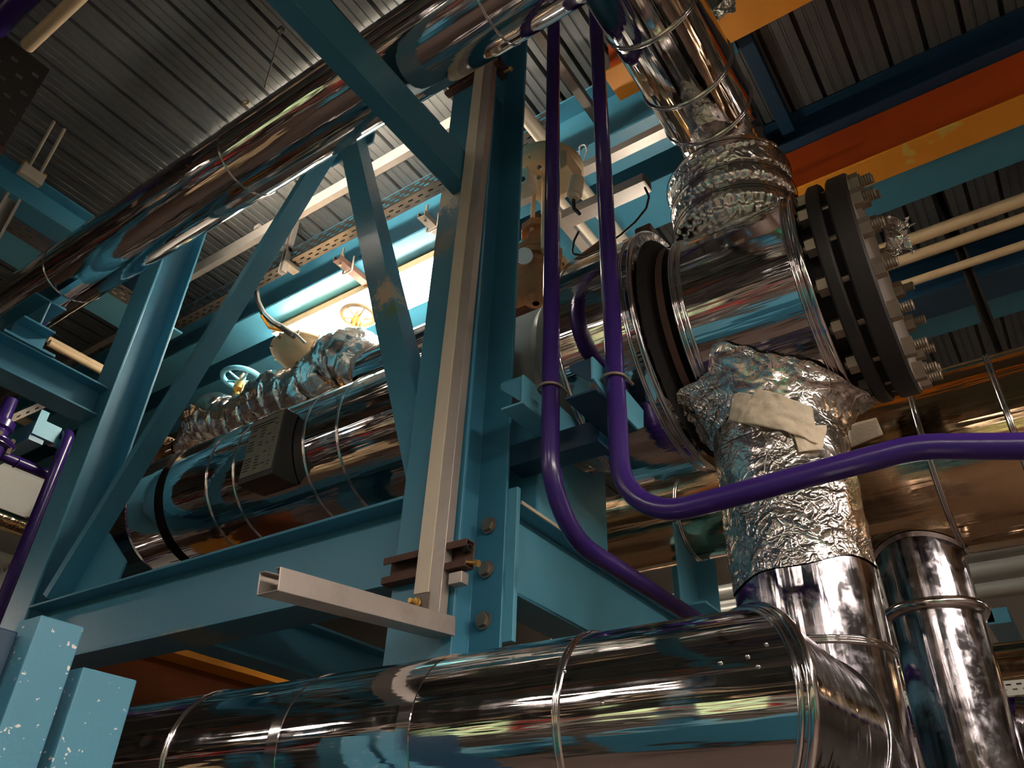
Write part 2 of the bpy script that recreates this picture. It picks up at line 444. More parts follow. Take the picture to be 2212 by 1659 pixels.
t = thing('steel_beam', 'blue I-beam spanning between the two columns under the long mirror-clad header', 'beam', (2.1, 3.3, .971))
part('web', MB().box(2.092, 2.104, 1.93, 4.64, .985, 1.307), BLUE, t)
part('flange', MB().box(2.0, 2.2, 1.93, 4.64, 1.307, 1.321), BLUE, t, bevel=.003)
part('flange', MB().box(2.0, 2.2, 1.93, 4.64, .971, .985), WORN_BEAM, t, bevel=.003)

t = thing('steel_beam', 'blue I-beam running back from the trunked column behind the bent purple pipes', 'beam', (3.8, 1.69, .97))
part('web', MB().box(2.31, 5.6, 1.685, 1.696, .985, 1.335), PALEBLUE, t)
part('flange', MB().box(2.31, 5.6, 1.605, 1.78, 1.335, 1.349), BLUE, t, bevel=.003)
part('flange', MB().box(2.31, 5.6, 1.605, 1.78, .971, .985), BLUE, t, bevel=.003)
part('end_plate', MB().box(2.286, 2.31, 1.60, 1.79, .80, 1.40), PALEBLUE, t, bevel=.003)
part('taped_edge', MB().box(2.32, 2.62, 1.600, 1.606, 1.338, 1.352), CREAM, t, label='edge of the flange with strips of old orange and white tape')

# chevron braces in the plane of the frame
def lbrace(name, a, b, wid, dep, mat, label, xo=2.0, flip=1):
    """angle-section brace from a to b (y,z) lying at X=xo: one leg faces the hall, one leg runs back"""
    A = Vector((xo, a[0], a[1])); B = Vector((xo, b[0], b[1])); d = (B - A).normalized()
    s = d.cross(Vector((-1, 0, 0))).normalized() * flip     # across, in the plane X=xo
    L = (B - A).length
    m_ = MB().prism([(-wid / 2, 0), (wid / 2, 0), (wid / 2, dep), (wid / 2 - .012, dep), (wid / 2 - .012, .012), (-wid / 2, .012)], A, s, Xv, d, 0, L)
    return solo(name, m_, mat, label, 'brace', bevel=.002)
lbrace('diagonal_brace', (2.878, 4.17), (1.877, 1.38), .133, .115, WORN_BRACE, 'blue angle brace with a worn chalky patch slanting down to the trunked column', 2.03, -1)
lbrace('diagonal_brace', (3.024, 4.17), (4.53, 1.36), .06, .115, BLUE, 'bright blue slanting brace rising from foot of the left column', 2.01, -1)
g = MB(); g.prism([(4.45, 1.321), (4.05, 1.321), (4.02, 1.50), (4.30, 1.72), (4.45, 1.72)], (2.128, 0, 0), Yv, Zv, Xv, -.006, .006)
solo('gusset_plate', MB().prism([(2.75, 4.10), (3.13, 4.10), (3.13, 4.262), (2.75, 4.262)], (2.17, 0, 0), Yv, Zv, Xv, -.006, .006), BLUE, 'blue gusset plate at the top of both braces, hidden behind the high pipe', 'plate')
solo('gusset_plate', g, BLUE, 'blue gusset plate where the slanting brace meets the left column', 'plate')
solo('steel_beam', MB().prism(isec(.16, .12, .012, .009), (2.12, 0, 4.342), Zv, Xv, Yv, 1.93, 4.64), BLUE, 'blue beam joining both column tops, hidden behind the high mirror-clad pipe', 'beam')
# overhead beams that carry the high pipe
t = thing('steel_beam', 'dark blue channel beam crossing overhead from the trunked column', 'beam', (.6, 1.79, 2.918))
part('shaft', MB().prism([(-.035, 0), (.055, 0), (.055, .012), (-.023, .012), (-.023, .208), (.055, .208), (.055, .22), (-.035, .22)], (0, 1.79, 2.918), Yv, Zv, Xv, -1.2, 1.998), BLUE, t, bevel=.002)
t = thing('steel_beam', 'blue beam at left edge below the high pipe, ending on the left column', 'beam', (.8, 4.76, 2.56))
part('shaft', MB().prism(isec(.22, .2, .014, .01), (0, 4.79, 2.67), Zv, Yv, Xv, -1.0, 1.998), BLUE, t, bevel=.003)
t = thing('pipe_shoe', 'blue stepped steel shoe under the high pipe on the left beam', 'pipe support', (1.5, 4.75, 2.78))
part('base', MB().box(1.30, 1.62, 4.68, 4.88, 2.782, 2.80), BLUE, t, bevel=.002)
part('web', MB().box(1.36, 1.56, 4.76, 4.775, 2.80, 2.93), BLUE, t)
part('bracket', MB().prism(isec(.2, .2, .014, .01), (1.46, 0, 3.02), Zv, Xv, Yv, 4.66, 5.25), BLUE, t, bevel=.002)

# ------------------------------------------------------------------ roof steel
def roofbeam(cx, y0, y1, zb, zt, wd, mat, label, name='roof_beam', tf=.02):
    t = thing(name, label, 'beam', (cx, (y0 + y1) / 2, zb))
    h = zt - zb
    part('web', MB().box(cx - .007, cx + .007, y0, y1, zb + tf, zt - tf), mat, t)
    part('flange', MB().box(cx - wd / 2, cx + wd / 2, y0, y1, zb, zb + tf), mat, t, bevel=.003)
    part('flange', MB().box(cx - wd / 2, cx + wd / 2, y0, y1, zt - tf, zt), mat, t, bevel=.003)
    return t
rb = roofbeam(3.285, .68, 12, 4.35, 4.995, .31, BLUE, 'deep blue roof beam just above the lit lamp and valves')
roofbeam(3.9, 1.0, 12, 4.40, 4.995, .43, BLUE, 'blue roof beam farther back, beyond the lit lamp')
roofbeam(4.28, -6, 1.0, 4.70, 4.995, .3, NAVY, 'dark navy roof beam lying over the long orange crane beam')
roofbeam(4.52, -6, 1.6, 4.25, 4.60, .36, BLUE, 'blue beam tucked under the long orange crane beam')
t = thing('crane_beam', 'long orange crane rail beam with yellow underside at upper right', 'beam', (4.22, -2.5, 4.2))
part('web', MB().box(4.21, 4.23, -6, .95, 4.215, 4.69), ORANGE, t)
part('flange', MB().box(4.10, 4.335, -6, .95, 4.2, 4.215), YELLOW, t, label='yellow bottom flange', bevel=.003)
t = thing('crane_beam', 'short orange and yellow beam end high behind the descending clad pipe', 'beam', (2.82, -2, 4.37))
part('web', MB().box(2.81, 2.83, -6, 1.36, 4.385, 4.99), ORANGE, t)
part('flange', MB().box(2.70, 2.94, -6, 1.36, 4.37, 4.385), YELLOW, t, label='yellow bottom flange', bevel=.003)
t = thing('roof_beam', 'dark navy cross beam beside the descending clad pipe, under the roof deck', 'beam', (3.75, .6, 4.75))
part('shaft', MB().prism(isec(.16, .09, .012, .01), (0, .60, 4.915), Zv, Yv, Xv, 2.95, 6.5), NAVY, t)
t = thing('roof_beam', 'blue ceiling beam at left carrying a clamp with two upright rods', 'beam', (.8, 5.4, 4.2))
part('shaft', MB().prism(isec(.26, .22, .016, .01), (0, 5.45, 4.33), Zv, Yv, Xv, -2.5, 2.1), BLUE, t, bevel=.003)
t = thing('roof_beam', 'wide blue ceiling beam at far left beyond the slotted tray', 'beam', (.8, 6.2, 4.4))
part('web', MB().box(-2.5, 3.0, 6.19, 6.21, 4.42, 4.98), NAVY, t)
part('flange', MB().box(-2.5, 3.0, 5.98, 6.42, 4.40, 4.42), PALEBLUE, t, bevel=.003)
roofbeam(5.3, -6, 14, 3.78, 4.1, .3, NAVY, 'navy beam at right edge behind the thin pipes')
roofbeam(5.75, -6, 14, 3.98, 4.3, .5, BLUE, 'blue beam at right edge beyond the bolted flange', 'cross_beam')
# ------------------------------------------------------------------ the big clad header with the bolted end flange
HX, HZ = 2.762, 2.15
def ho(y): return Vector((HX, y, HZ))
t = thing('clad_header', 'huge mirror-clad pipe header with bolted end flange, passing behind the columns', 'pipe', (HX, 2.4, 1.6))
def yl(mb, prof, n=96, share=False):   # profile given as (y, r)
    return mb.lathe([(y, r) for y, r in prof], (HX, 0, HZ), Yv, n, share)
c = MB(); yl(c, [(.415, .452), (.905, .452)]); yl(c, [(.415, .38), (.415, .452)])
part('end_cladding', c, CLY, t)
beads(t, [((HX, y, HZ), Yv, .452, w_, h_) for y, w_, h_ in ((.43, .012, .010), (.895, .016, .010), (.865, .010, .006))])
c = MB(); yl(c, [(.385, .455), (.387, .463), (.395, .466), (.405, .462), (.415, .452)], 96, True)
part('end_trim', c, BAND, t)
c = MB(); yl(c, [(.88, .435), (.885, .36), (.93, .33), (.99, .35), (1.0, .46), (1.03, .54)], 96, False)
part('exposed_gap', c, DARKIN, t, label='dark open gap between two cladding sections')
# torn lumps of sealant in the gap
for (px, py, rr) in ((1394, 690, .016), (1388, 697, .012), (1399, 700, .014), (1396, 770, .014), (1402, 785, .02), (1408, 800, .022), (1404, 812, .018), (1412, 822, .022), (1407, 838, .017), (1414, 846, .02), (1416, 862, .018), (1409, 858, .014), (1421, 835, .013), (1398, 792, .013)):
    # lumps sit on the gap ring
    d = at(px, py, X=1.0).normalized(); a = d.x ** 2 + d.z ** 2; b_ = -2 * (d.x * HX + d.z * HZ); q = HX ** 2 + HZ ** 2 - .45 ** 2
    k = (-b_ - math.sqrt(max(0, b_ * b_ - 4 * a * q))) / 2 / a
    part('sealant_lump', MB().ball(d * k, rr, 10, 6), WOOL, t)
c = MB(); yl(c, [(1.02, .552), (1.405, .552)]); yl(c, [(1.02, .34), (1.02, .552)]); yl(c, [(1.405, .552), (1.405, .42)])
part('collar_cladding', c, CLY, t)
beads(t, [((HX, y, HZ), Yv, .552, w_, h_) for y, w_, h_ in ((1.035, .012, .011), (1.075, .010, .007), (1.395, .012, .011))])
c = MB(); yl(c, [(1.40, .45), (1.55, .445), (1.60, .415), (2.30, .415)])
part('grey_shell', c, GREYP, t, label='bare grey-painted stretch beside the trunked column')
c = MB(); yl(c, [(2.28, .423), (4.27, .423)]); yl(c, [(4.27, .423), (4.27, .30)]); yl(c, [(2.28, .41), (2.28, .423)])
part('cladding', c, CLY, t)
beads(t, [((HX, y, HZ), Yv, .423, .009, .005) for y in (2.36, 2.80, 3.05, 3.62, 3.86)])
c = MB(); yl(c, [(4.27, .36), (4.36, .36)])
part('exposed_gap', c, DARKIN, t, label='dark open gap near the left end')
c = MB(); yl(c, [(4.36, .30), (4.36, .423), (4.64, .423), (4.70, .40), (4.76, .34), (4.79, .24), (4.80, .001)], 96, False)
part('end_cap', c, CLY, t)
part('gap_strap', MB().lathe([(.935, .455), (.965, .455)], (HX, 0, HZ), Yv, 72), RUSTD, t, label='rust-brown strap round the open gap')
# flanges
c = MB(); yl(c, [(.27, .36), (.43, .36)]); part('pipe_neck', c, IRON, t)
def disc(y0, y1, r, ch=.008): return [(y0, .02), (y0, r - ch), (y0 + ch, r), (y1 - ch, r), (y1, r - ch), (y1, .02)]
c = MB(); yl(c, disc(.288, .338, .462)); fl = part('flange', c, IRON, t, label='inner black iron flange')
c = MB(); yl(c, [(.262, .425), (.288, .425)]); part('gasket', c, DARKIN, t)
c = MB(); yl(c, disc(.182, .262, .462)); part('blind_flange', c, IRON, t, label='outer black iron blind flange')
c = MB(); yl(c, [(.181, .0005), (.181, .452)]); part('flange_face', c, GALV, t, label='pale machined face of the blind flange')
for i in range(16):
    a = 2 * PI * (i + .35) / 16
    ra = Vector((math.cos(a), 0, math.sin(a))); b0 = ho(0) + ra * .412
    s_ = MB()
    s_.hexa(b0 + Yv * .338, Yv, .039, .036); s_.hexa(b0 + Yv * .182, -Yv, .039, .038)
    s_.cyl(b0 + Yv * .385, b0 + Yv * .10, .017, 12)
    for q in range(5): s_.torus(b0 + Yv * (.105 + q * .009), Yv, .0165, .0035, 12, 5)
    part('stud_bolt', s_, BOLT, t)

# riser that hangs under the header, foil collar, paper patch
SX, SY, SR = 2.78, .705, .238
t = thing('clad_riser', 'mirror-clad vertical pipe hanging from the header, upper half wrapped in crumpled foil', 'pipe', (SX, SY, -1.6))
c = MB(); c.lathe([(-1.6, SR), (1.75, SR)], (SX, SY, 0), Zv, 72)
part('cladding', c, CLZ, t)
beads(t, [((SX, SY, z), Zv, SR, .014, .010) for z in (.745, -.1)])
def crump(p, s1=9.0, a1=.010, s2=28.0, a2=.005):
    r1 = (1 - abs(noise.noise(p * s1)) * 1.6); r2 = (1 - abs(noise.noise(p * s2 + Vector((3, 5, 7)))) * 1.6)
    return max(0, r1) ** 6 * a1 * 1.3 + max(0, r2) ** 5 * a2 * 1.2 + noise.noise(p * 3.1) * a1 * .8
def sleeve(u, v):
    a = 2 * PI * u; zb = 1.01 + .035 * math.sin(a + 2.4) + .008 * math.sin(5 * a)
    z = zb + (1.80 - zb) * v
    p = Vector((SX + math.cos(a) * SR, SY + math.sin(a) * SR, z))
    r = SR + .006 + .6 * crump(p, 5, .010, 13, .005) * min(1, v * 8 + .1)
    return Vector((SX + math.cos(a) * r, SY + math.sin(a) * r, z))
EDGE = [(0, .33), (60, .33), (100, .36), (120, .37), (136, .39), (146, .345), (156, .335), (164, .372), (171, .385), (180, .35), (192, .318), (210, .312), (225, .32), (240, .324), (257, .33), (270, .352), (282, .36), (300, .335), (360, .33)]
def edge_at(a):
    dg = math.degrees(a) % 360
    for (a0, e0), (a1, e1) in zip(EDGE, EDGE[1:]):
        if a0 <= dg <= a1: return e0 + (e1 - e0) * (dg - a0) / (a1 - a0) + .007 * noise.noise(Vector((dg * .11, 3, 1)))
    return .33
def collar(u, v):
    a = 2 * PI * u
    edge = edge_at(a)
    rho = SR + .004 + (edge - SR) * v
    x = SX + math.cos(a) * rho; y = SY + math.sin(a) * rho
    dx = max(-.449, min(.449, x - HX))
    zr = HZ - math.sqrt(.462 ** 2 - dx * dx)
    z = zr - .004 - .10 * (1 - v) ** 2
    p = Vector((x, y, z)); k = crump(p, 8, .011, 22, .006)
    return p + Vector((math.cos(a) * k * .6, math.sin(a) * k * .6, -k))
slv = part('foil_sleeve', MB().grid(sleeve, 150, 90), FOIL, t, label='crumpled foil sleeve')
part('foil_collar', MB().grid(collar, 150, 30), FOIL, t, label='torn foil collar taped up onto the header')
def onS(a, z, r): return Vector((SX + math.cos(a) * r, SY + math.sin(a) * r, z))
def angS(px, py, r=SR + .03):
    d = at(px, py, X=1.0); a = d.x ** 2 + d.y ** 2; b_ = -2 * (d.x * SX + d.y * SY); q = SX ** 2 + SY ** 2 - r * r
    k = (-b_ - math.sqrt(max(0, b_ * b_ - 4 * a * q))) / 2 / a; p = d * k
    return math.atan2(p.y - SY, p.x - SX) % (2 * PI), p.z
def patch(corners, lift, mat, name, label, cat='patch', nu=26, nv=20, amp=.006, tb=.003):
    C_ = [angS(*q) for q in corners]
    def fn(u, v):
        a = (C_[0][0] * (1 - u) + C_[1][0] * u) * (1 - v) + (C_[3][0] * (1 - u) + C_[2][0] * u) * v
        z = (C_[0][1] * (1 - u) + C_[1][1] * u) * (1 - v) + (C_[3][1] * (1 - u) + C_[2][1] * u) * v
        p = onS(a, z, SR + lift); k = abs(noise.noise(p * 22)) * amp * 2 + noise.noise(p * 60) * amp * .4
        return onS(a, z, SR + lift + k)
    return solo(name, MB().grid(fn, nu, nv), mat, label, cat, solid=tb)
patch(((1588, 846), (1652, 858), (1640, 925), (1572, 906)), .026, CREAM, 'paper_scrap', 'small folded cream paper scrap tucked left of the crinkled sheet on foil')
patch(((1636, 842), (1752, 884), (1764, 962), (1592, 914)), .033, CREAM, 'paper_scrap', 'large crinkled cream paper sheet stuck across the foil sleeve', amp=.009)
patch(((1712, 930), (1786, 918), (1776, 972), (1726, 976)), .028, CREAM, 'paper_scrap', 'yellowed cream tape flap below the crinkled sheet on foil')
pts = [onS(angS(px, py)[0], angS(px, py)[1], SR + .04) for px, py in ((1548, 972), (1580, 955), (1610, 942), (1640, 934), (1672, 931))]
solo('wire', MB().sweep(pts, .0018, 6), CABLE, 'thin dark wire across the foil sleeve, left of the paper', 'wire')
pts = [onS(angS(px, py)[0], angS(px, py)[1], SR + .04) for px, py in ((1672, 952), (1668, 970), (1658, 985), (1654, 1005), (1653, 1024))]
solo('wire', MB().sweep(pts, .0018, 6), CABLEG, 'thin pale thread hanging down the foil sleeve below the paper', 'wire')

# upper branch: foil elbow and clad pipe running to the camera side
t = thing('clad_branch', 'mirror-clad pipe coming down from the top edge to a foil-wrapped elbow', 'pipe', (2.0, .70, 2.6))
c = MB(); c.lathe([(-1.9, .219), (2.50, .219)], (0, .70, 3.33), Xv, 72)
part('cladding', c, CLX, t)
beads(t, [((x, .70, 3.33), Xv, .219, .012, .009) for x in (1.90, 2.27, 2.515)])
c = MB(); pts = [Vector((2.50, .70, 3.33))]
for i in range(7):
    a = PI / 2 * i / 6
    pts.append(Vector((2.545 + .22 * math.sin(a), .70, 3.33 - .22 + .22 * math.cos(a))))
pts += [Vector((2.765, .70, 3.0)), Vector((2.765, .70, 2.9))]
part('elbow', MB().sweep(pts, .205, 40, share=False), CLX, t)
pts = []; rad = []
for i in range(72):
    v = i / 71.0; z = 3.13 - .58 * v
    x = 2.735 - .10 * max(0, 1 - v * 2.2) ** 1.5
    pts.append(Vector((x, .715, z)))
    w1 = min(1, v / .22); w2 = min(1, (1 - v) / .15)
    rad.append(.185 + .10 * math.sin(PI / 2 * w1) * math.sin(PI / 2 * w2) - .026 * max(abs(math.cos(PI * (v * 4.2 + .3))) ** 14, 0))
def quilt(p, d, i, a):
    v = i / 71.0; q = abs(math.cos(PI * (v * 4.2 + .3)))
    return p + d * (q ** 3 * (.006 * math.sin(a * 34 + 5 * noise.noise(Vector((a * 2, v * 5, 0)))) + .005 * math.sin(a * 57 + v * 30)) + .4 * crump(p, 7, .008, 20, .004))
part('foil_jacket', MB().sweep(pts, rad, 220, fn=quilt), FOILB, t, label='bulging quilted foil jacket')
for i in (20, 37, 54):
    part('tie_wire', MB().torus(pts[i], Zv, rad[i] + .008, .0022, 72, 6), IRON, t)
# ------------------------------------------------------------------ foreground clad pipe with elbow
t = thing('clad_pipe', 'long mirror-clad pipe across the foreground ending in a downward elbow', 'pipe', (1.7, 2.5, -1.6))
PX, PZ, PR = 1.70, .35, .22
EP = [(PX, 7.5, PZ), (PX, .60, PZ), (1.93, .587, .342), (2.11, .575, .20), (2.15, .572, -.15), (2.15, .572, -1.6)]
RG = mitre_rings(EP, PR, 96)
nm = ['cladding', 'elbow_gore', 'elbow_gore', 'elbow_gore', 'drop_cladding']
for k in range(5):
    c = MB(); c.add(RG[k] + RG[k + 1], [(j, (j + 1) % 96, 96 + (j + 1) % 96, 96 + j) for j in range(96)], True)
    part(nm[k], c, CLY if k == 0 else CLZ, t)
for k in (1, 2, 3, 4):
    c = MB(); loop_bead(c, RG[k], Vector(EP[k]), .011 if k == 1 else .007); part('seam_bead', c, BAND, t)
    if k == 1:
        c = MB(); loop_bead(c, [p + Vector((0, .022, 0)) for p in RG[k]], Vector(EP[k]) + Vector((0, .022, 0)), .007); part('seam_bead', c, BAND, t)
beads(t, [((PX, y, PZ), Yv, PR, .010, .006) for y in (.92, 2.25)])
for y in (1.34, 1.79, 3.4):
    part('lap_band', MB().lathe([(-.02, PR), (-.02, PR + .0022), (.02, PR + .0022), (.02, PR)], (PX, y, PZ), Yv, 96), BAND, t)
# screws along the laps
for k, (px, py) in enumerate(((1655, 1392), (1638, 1440), (1301, 1519), (1219, 1450), (1227, 1402), (1556, 1432), (1615, 1418))):
    d = at(px, py, X=1.0); a = d.x ** 2 + d.z ** 2; b_ = -2 * (d.x * PX + d.z * PZ); q = PX ** 2 + PZ ** 2 - PR * PR
    r = (-b_ - math.sqrt(max(0, b_ * b_ - 4 * a * q))) / 2 / a
    part('screw', MB().ball(d * r, .005, 8, 6), BAND, t)

# high pipe
t = thing('clad_pipe', 'high mirror-clad pipe running diagonally up across the top left', 'pipe', (1.5, 3.5, 3.15))
part('cladding', MB().lathe([(.88, .206), (8.5, .206)], (1.5, 0, 3.36), Yv, 96), CLY, t)
beads(t, [((1.5, y, 3.36), Yv, .206, .007, .0035) for y in (2.9, 4.6, 1.26)])
solo('pull_ring', MB().torus(at(530, 222, X=1.40), (1, .6, .2), .016, .004, 20, 8).cyl(at(530, 228, X=1.40), at(531, 238, X=1.42), .004, 8), BRASS, 'small brass ring standing on top of the high clad pipe', 'ring')
a_, b_ = at(607, 66, X=1.42), at(571, 190, X=1.36)
tt = thing('hanger_rod', 'thin steel hanger rod rising from the high clad pipe to the roof deck', 'rod', b_)
part('rod', MB().cyl(b_, a_, .0045, 10), GALV, tt)
part('hook', MB().box(a_.x - .014, a_.x + .014, a_.y - .014, a_.y + .014, a_.z - .01, a_.z + .03), GALVD, tt)

# back header (large) and its drop
UX, UZ, UR = 3.96, 1.91, .444
t = thing('clad_header', 'wide brownish mirror-clad header at right, behind the foil-wrapped riser', 'pipe', (UX, -.5, 1.46))
part('cladding', MB().lathe([(-4, UR), (.92, UR), (1.0, .30)], (UX, 0, UZ), Yv, 96), CLYD, t)
part('narrow_cladding', MB().lathe([(.95, .235), (1.62, .235), (3.6, .235)], (UX, 0, UZ), Yv, 72), CLYD, t)
beads(t, [((UX, y, UZ), Yv, UR, .014, .010) for y in (.27, -.07, .90)] + [((UX, 1.55, UZ), Yv, .235, .012, .006)])
tp = angU = None
def onU(px, py, r):
    d = at(px, py, X=1.0); a = d.x ** 2 + d.z ** 2; b_ = -2 * (d.x * UX + d.z * UZ); q = UX ** 2 + UZ ** 2 - r * r
    return d * ((-b_ - math.sqrt(max(0, b_ * b_ - 4 * a * q))) / 2 / a)
cs = [onU(px, py, UR + .006) for px, py in ((1832, 918), (1893, 902), (1908, 938), (1834, 968))]
def tape(u, v):
    p = (cs[0] * (1 - u) + cs[1] * u) * (1 - v) + (cs[3] * (1 - u) + cs[2] * u) * v
    d = Vector((p.x - UX, 0, p.z - UZ)).normalized(); return Vector((UX, p.y, UZ)) + d * (UR + .006)
solo('tape_patch', MB().grid(tape, 8, 6), CREAM, 'square of cream tape on the brownish header, right of the foil riser', 'tape', solid=.002)
t = thing('clad_riser', 'mirror-clad vertical pipe dropping from the brownish header at right', 'pipe', (UX, .46, -1.6))
part('cladding', MB().lathe([(-1.6, .19), (1.62, .19)], (UX, .46, 0), Zv, 72), CLZ, t)
part('seam_collar', MB().lathe([(-.025, .19), (-.02, .215), (.0, .226), (.02, .215), (.025, .19)], (UX, .46, 1.19), Zv, 72, True), BAND, t)
beads(t, [((UX, .46, .42), Zv, .19, .012, .010)])
def cuff(u, v):
    a = 2 * PI * u; r = .19 + .004 + .016 * v
    x = UX + math.cos(a) * r; y = .46 + math.sin(a) * r
    return Vector((x, y, UZ - math.sqrt((UR + .004) ** 2 - (x - UX) ** 2) - .010 * (1 - v)))
part('cuff', MB().grid(cuff, 64, 5), BAND, t)
# saddle under it
t = thing('pipe_saddle', 'pale blue steel saddle under the narrow brownish pipe, right of the bent purple pipe', 'pipe support', (3.93, 1.40, 1.35))
hp = [(-.22, 1.352), (.22, 1.352), (.24, 1.80)]
for i in range(9):
    a = math.radians(-30 - 120 * i / 8); hp.append((.245 * math.cos(a), UZ + .245 * math.sin(a)))
hp.append((-.24, 1.80))
part('web_plate', MB().prism(hp, (UX, 0, 0), Xv, Zv, Yv, 1.56, 1.575), PALEBLUE, t)
part('rib', MB().box(UX - .006, UX + .006, 1.45, 1.70, 1.352, 1.65), PALEBLUE, t)
part('base_plate', MB().box(UX - .2, UX + .2, 1.45, 1.73, 1.350, 1.362), PALEBLUE, t)
# box support under the big header, standing on the back beam
t = thing('pipe_saddle', 'blue box support under the big header, beside the trunked column', 'pipe support', (HX, 1.7, 1.35))
hp = [(-.33, 1.351), (.30, 1.351), (.30, 1.84)]
for i in range(13):
    a = math.radians(-44 - 92 * i / 12); hp.append((.432 * math.cos(a), HZ + .432 * math.sin(a)))
hp.append((-.33, 1.84))
part('web_plate', MB().prism(hp, (HX, 0, 0), Xv, Zv, Yv, 1.625, 1.64), PALEBLUE, t)
part('web_plate', MB().prism(hp, (HX, 0, 0), Xv, Zv, Yv, 1.76, 1.775), BLUE, t)
part('side_plate', MB().box(HX - .345, HX - .33, 1.60, 1.80, 1.351, 1.86), BLUE, t)

# ------------------------------------------------------------------ purple pipes, their brackets and U-bolts
def bendpath(pts, R, n=10):
    out = [Vector(pts[0])]
    for i in range(1, len(pts) - 1):
        p = Vector(pts[i]); a = (Vector(pts[i - 1]) - p).normalized(); b = (Vector(pts[i + 1]) - p).normalized()
        ang = a.angle(b); rr = R[i - 1] if hasattr(R, '__len__') else R
        tl = rr / math.tan(ang / 2); c_ = p + (a + b).normalized() * (rr / math.sin(ang / 2))
        s0, s1 = p + a * tl, p + b * tl
        v0, v1 = s0 - c_, s1 - c_; tot = v0.angle(v1); ax = v0.cross(v1).normalized()
        for k in range(n + 1):
            out.append(c_ + Matrix.Rotation(tot * k / n, 3, ax) @ v0)
    out.append(Vector(pts[-1])); return out
PUR = .0345
p1 = bendpath([(2.10, 1.34, 4.97), (2.10, 1.332, 1.105), (4.6, 1.285, 1.105)], .275)
solo('purple_pipe', MB().sweep(p1, PUR, 28), PURPLE, 'purple pipe nearest the trunked column, bending back beneath the header', 'pipe')
p2 = bendpath([(2.10, 1.088, 4.97), (2.10, 1.056, 1.045), (2.10, .18, 1.075), (2.10, -1.6, .56)], [.22, .39])
solo('purple_pipe', MB().sweep(p2, PUR, 28), PURPLE, 'purple pipe that bends right and crosses in front of the foil riser', 'pipe')
t = thing('pipe_bracket', 'pale blue angle bar by the trunked column, clamping the purple pipe that bends back', 'bracket', (2.2, 1.5, 1.60))
part('angle', MB().prism([(0, .13), (0, 0), (.10, 0), (.10, .009), (.009, .009), (.009, .13)], (0, 1.425, 1.60), Yv, Zv, Xv, 2.05, 2.50), PALEBLUE, t, bevel=.0015)
part('gusset', MB().prism([(0, .01), (0, .13), (.10, .13), (.10, .10)], (2.06, 1.434, 1.60), Yv, Zv, Xv, -.005, .005), BLUE, t)
part('arm', MB().box(2.29, 2.40, 1.24, 1.66, 1.50, 1.512).box(2.29, 2.30, 1.24, 1.66, 1.512, 1.595), NAVY, t)  # shade behind the bars is put into the arm's dark colour
t = thing('pipe_bracket', 'pale blue angle bar with clipped corner farther right, clamping the purple pipe that turns right', 'bracket', (2.2, 1.1, 1.56))
part('angle', MB().prism([(2.02, .02), (2.02, .115), (2.30, .115), (2.42, .10), (2.41, .02), (2.36, -.015), (2.10, .0)], (0, 1.105, 1.56), Xv, Zv, Yv, 0, .01), PALEBLUE, t, bevel=.0015)
part('gusset', MB().prism([(0, .01), (0, .115), (.09, .115), (.09, .09)], (2.03, 1.115, 1.56), Yv, Zv, Xv, -.005, .005), NAVY, t)
part('stub', MB().box(2.15, 2.162, 1.115, 1.135, 1.57, 1.70), PALEBLUE, t)
part('under_leg', MB().box(2.05, 2.38, 1.115, 1.24, 1.551, 1.56), NAVY, t)  # gusset and under leg painted dark for the shade below the bar
def ubolt(x, y, z, label):
    r = .044; pts = [Vector((x + .02, y + r + .03, z)), Vector((x + .01, y + r, z))]
    pts = [Vector((x + .06, y + r, z))]
    for i in range(13):
        a = PI / 2 + PI * i / 12
        pts.append(Vector((x + r * math.cos(a), y + r * math.sin(a), z)))
    pts.append(Vector((x + .06, y - r, z)))
    solo('u_bolt', MB().sweep(pts, .006, 10), BOLT, label, 'clamp')
ubolt(2.10, 1.337, 1.66, 'steel U-bolt round the purple pipe nearest the trunked column')
ubolt(2.10, 1.066, 1.605, 'steel U-bolt round the purple pipe that turns right')

# ------------------------------------------------------------------ trunking strip, clamp and loose channel on the front column
t = thing('strut_trunking', 'pale grey-beige trunking strip strapped up the front column', 'trunking', (1.97, 1.7, .80))
A = Vector((1.958, 1.713, .812)); B = Vector((1.958, 1.668, 4.6)); d = (B - A).normalized(); L_ = (B - A).length
sidev = d.cross(Xv).normalized()
if sidev.y < 0: sidev = -sidev
part('channel', MB().prism(usec(.112, .042, .004, .02), A + Xv * -.012, sidev, Xv, d, 0, L_), GALV, t, bevel=.002)
part('cover', MB().prism([(-.005, -.006), (.058, -.006), (.058, .0), (-.005, .0)], A + Xv * -.012, sidev, Xv, d, .075, L_), ALU, t, label='beige cover strip', bevel=.001)
part('foot_plate', MB().prism([(-.01, -.003), (.054, -.003), (.054, 0), (-.01, 0)], A + Xv * -.012, sidev, Xv, d, .0, .075), GALVD, t)
part('angle_foot', MB().box(1.80, 1.945, 1.70, 1.77, .800, .808), GALV, t)
b_ = MB().hexa((1.94, 1.752, .855), (-1, 0, 0), .017, .012).cyl((1.94, 1.752, .855), (1.905, 1.752, .855), .009, 12).torus((1.938, 1.752, .855), Xv, .016, .003, 20, 6)
part('bolt', b_, BRASS, t)
part('bolt', MB().cyl((1.84, 1.80, .80), (1.84, 1.80, .83), .012, 12).hexa((1.84, 1.80, .83), Zv, .017, .012), BOLT, t)
t = thing('channel_clamp', 'rusty double channel clamp across the front column, behind the trunking foot', 'clamp', (1.97, 1.75, .95))
part('rail', MB().prism(usec(.098, .048, .006, .026), (1.999, 1.757, 1.004), Zv, -Xv, Yv, -.19, .185), RUSTD, t, bevel=.002)
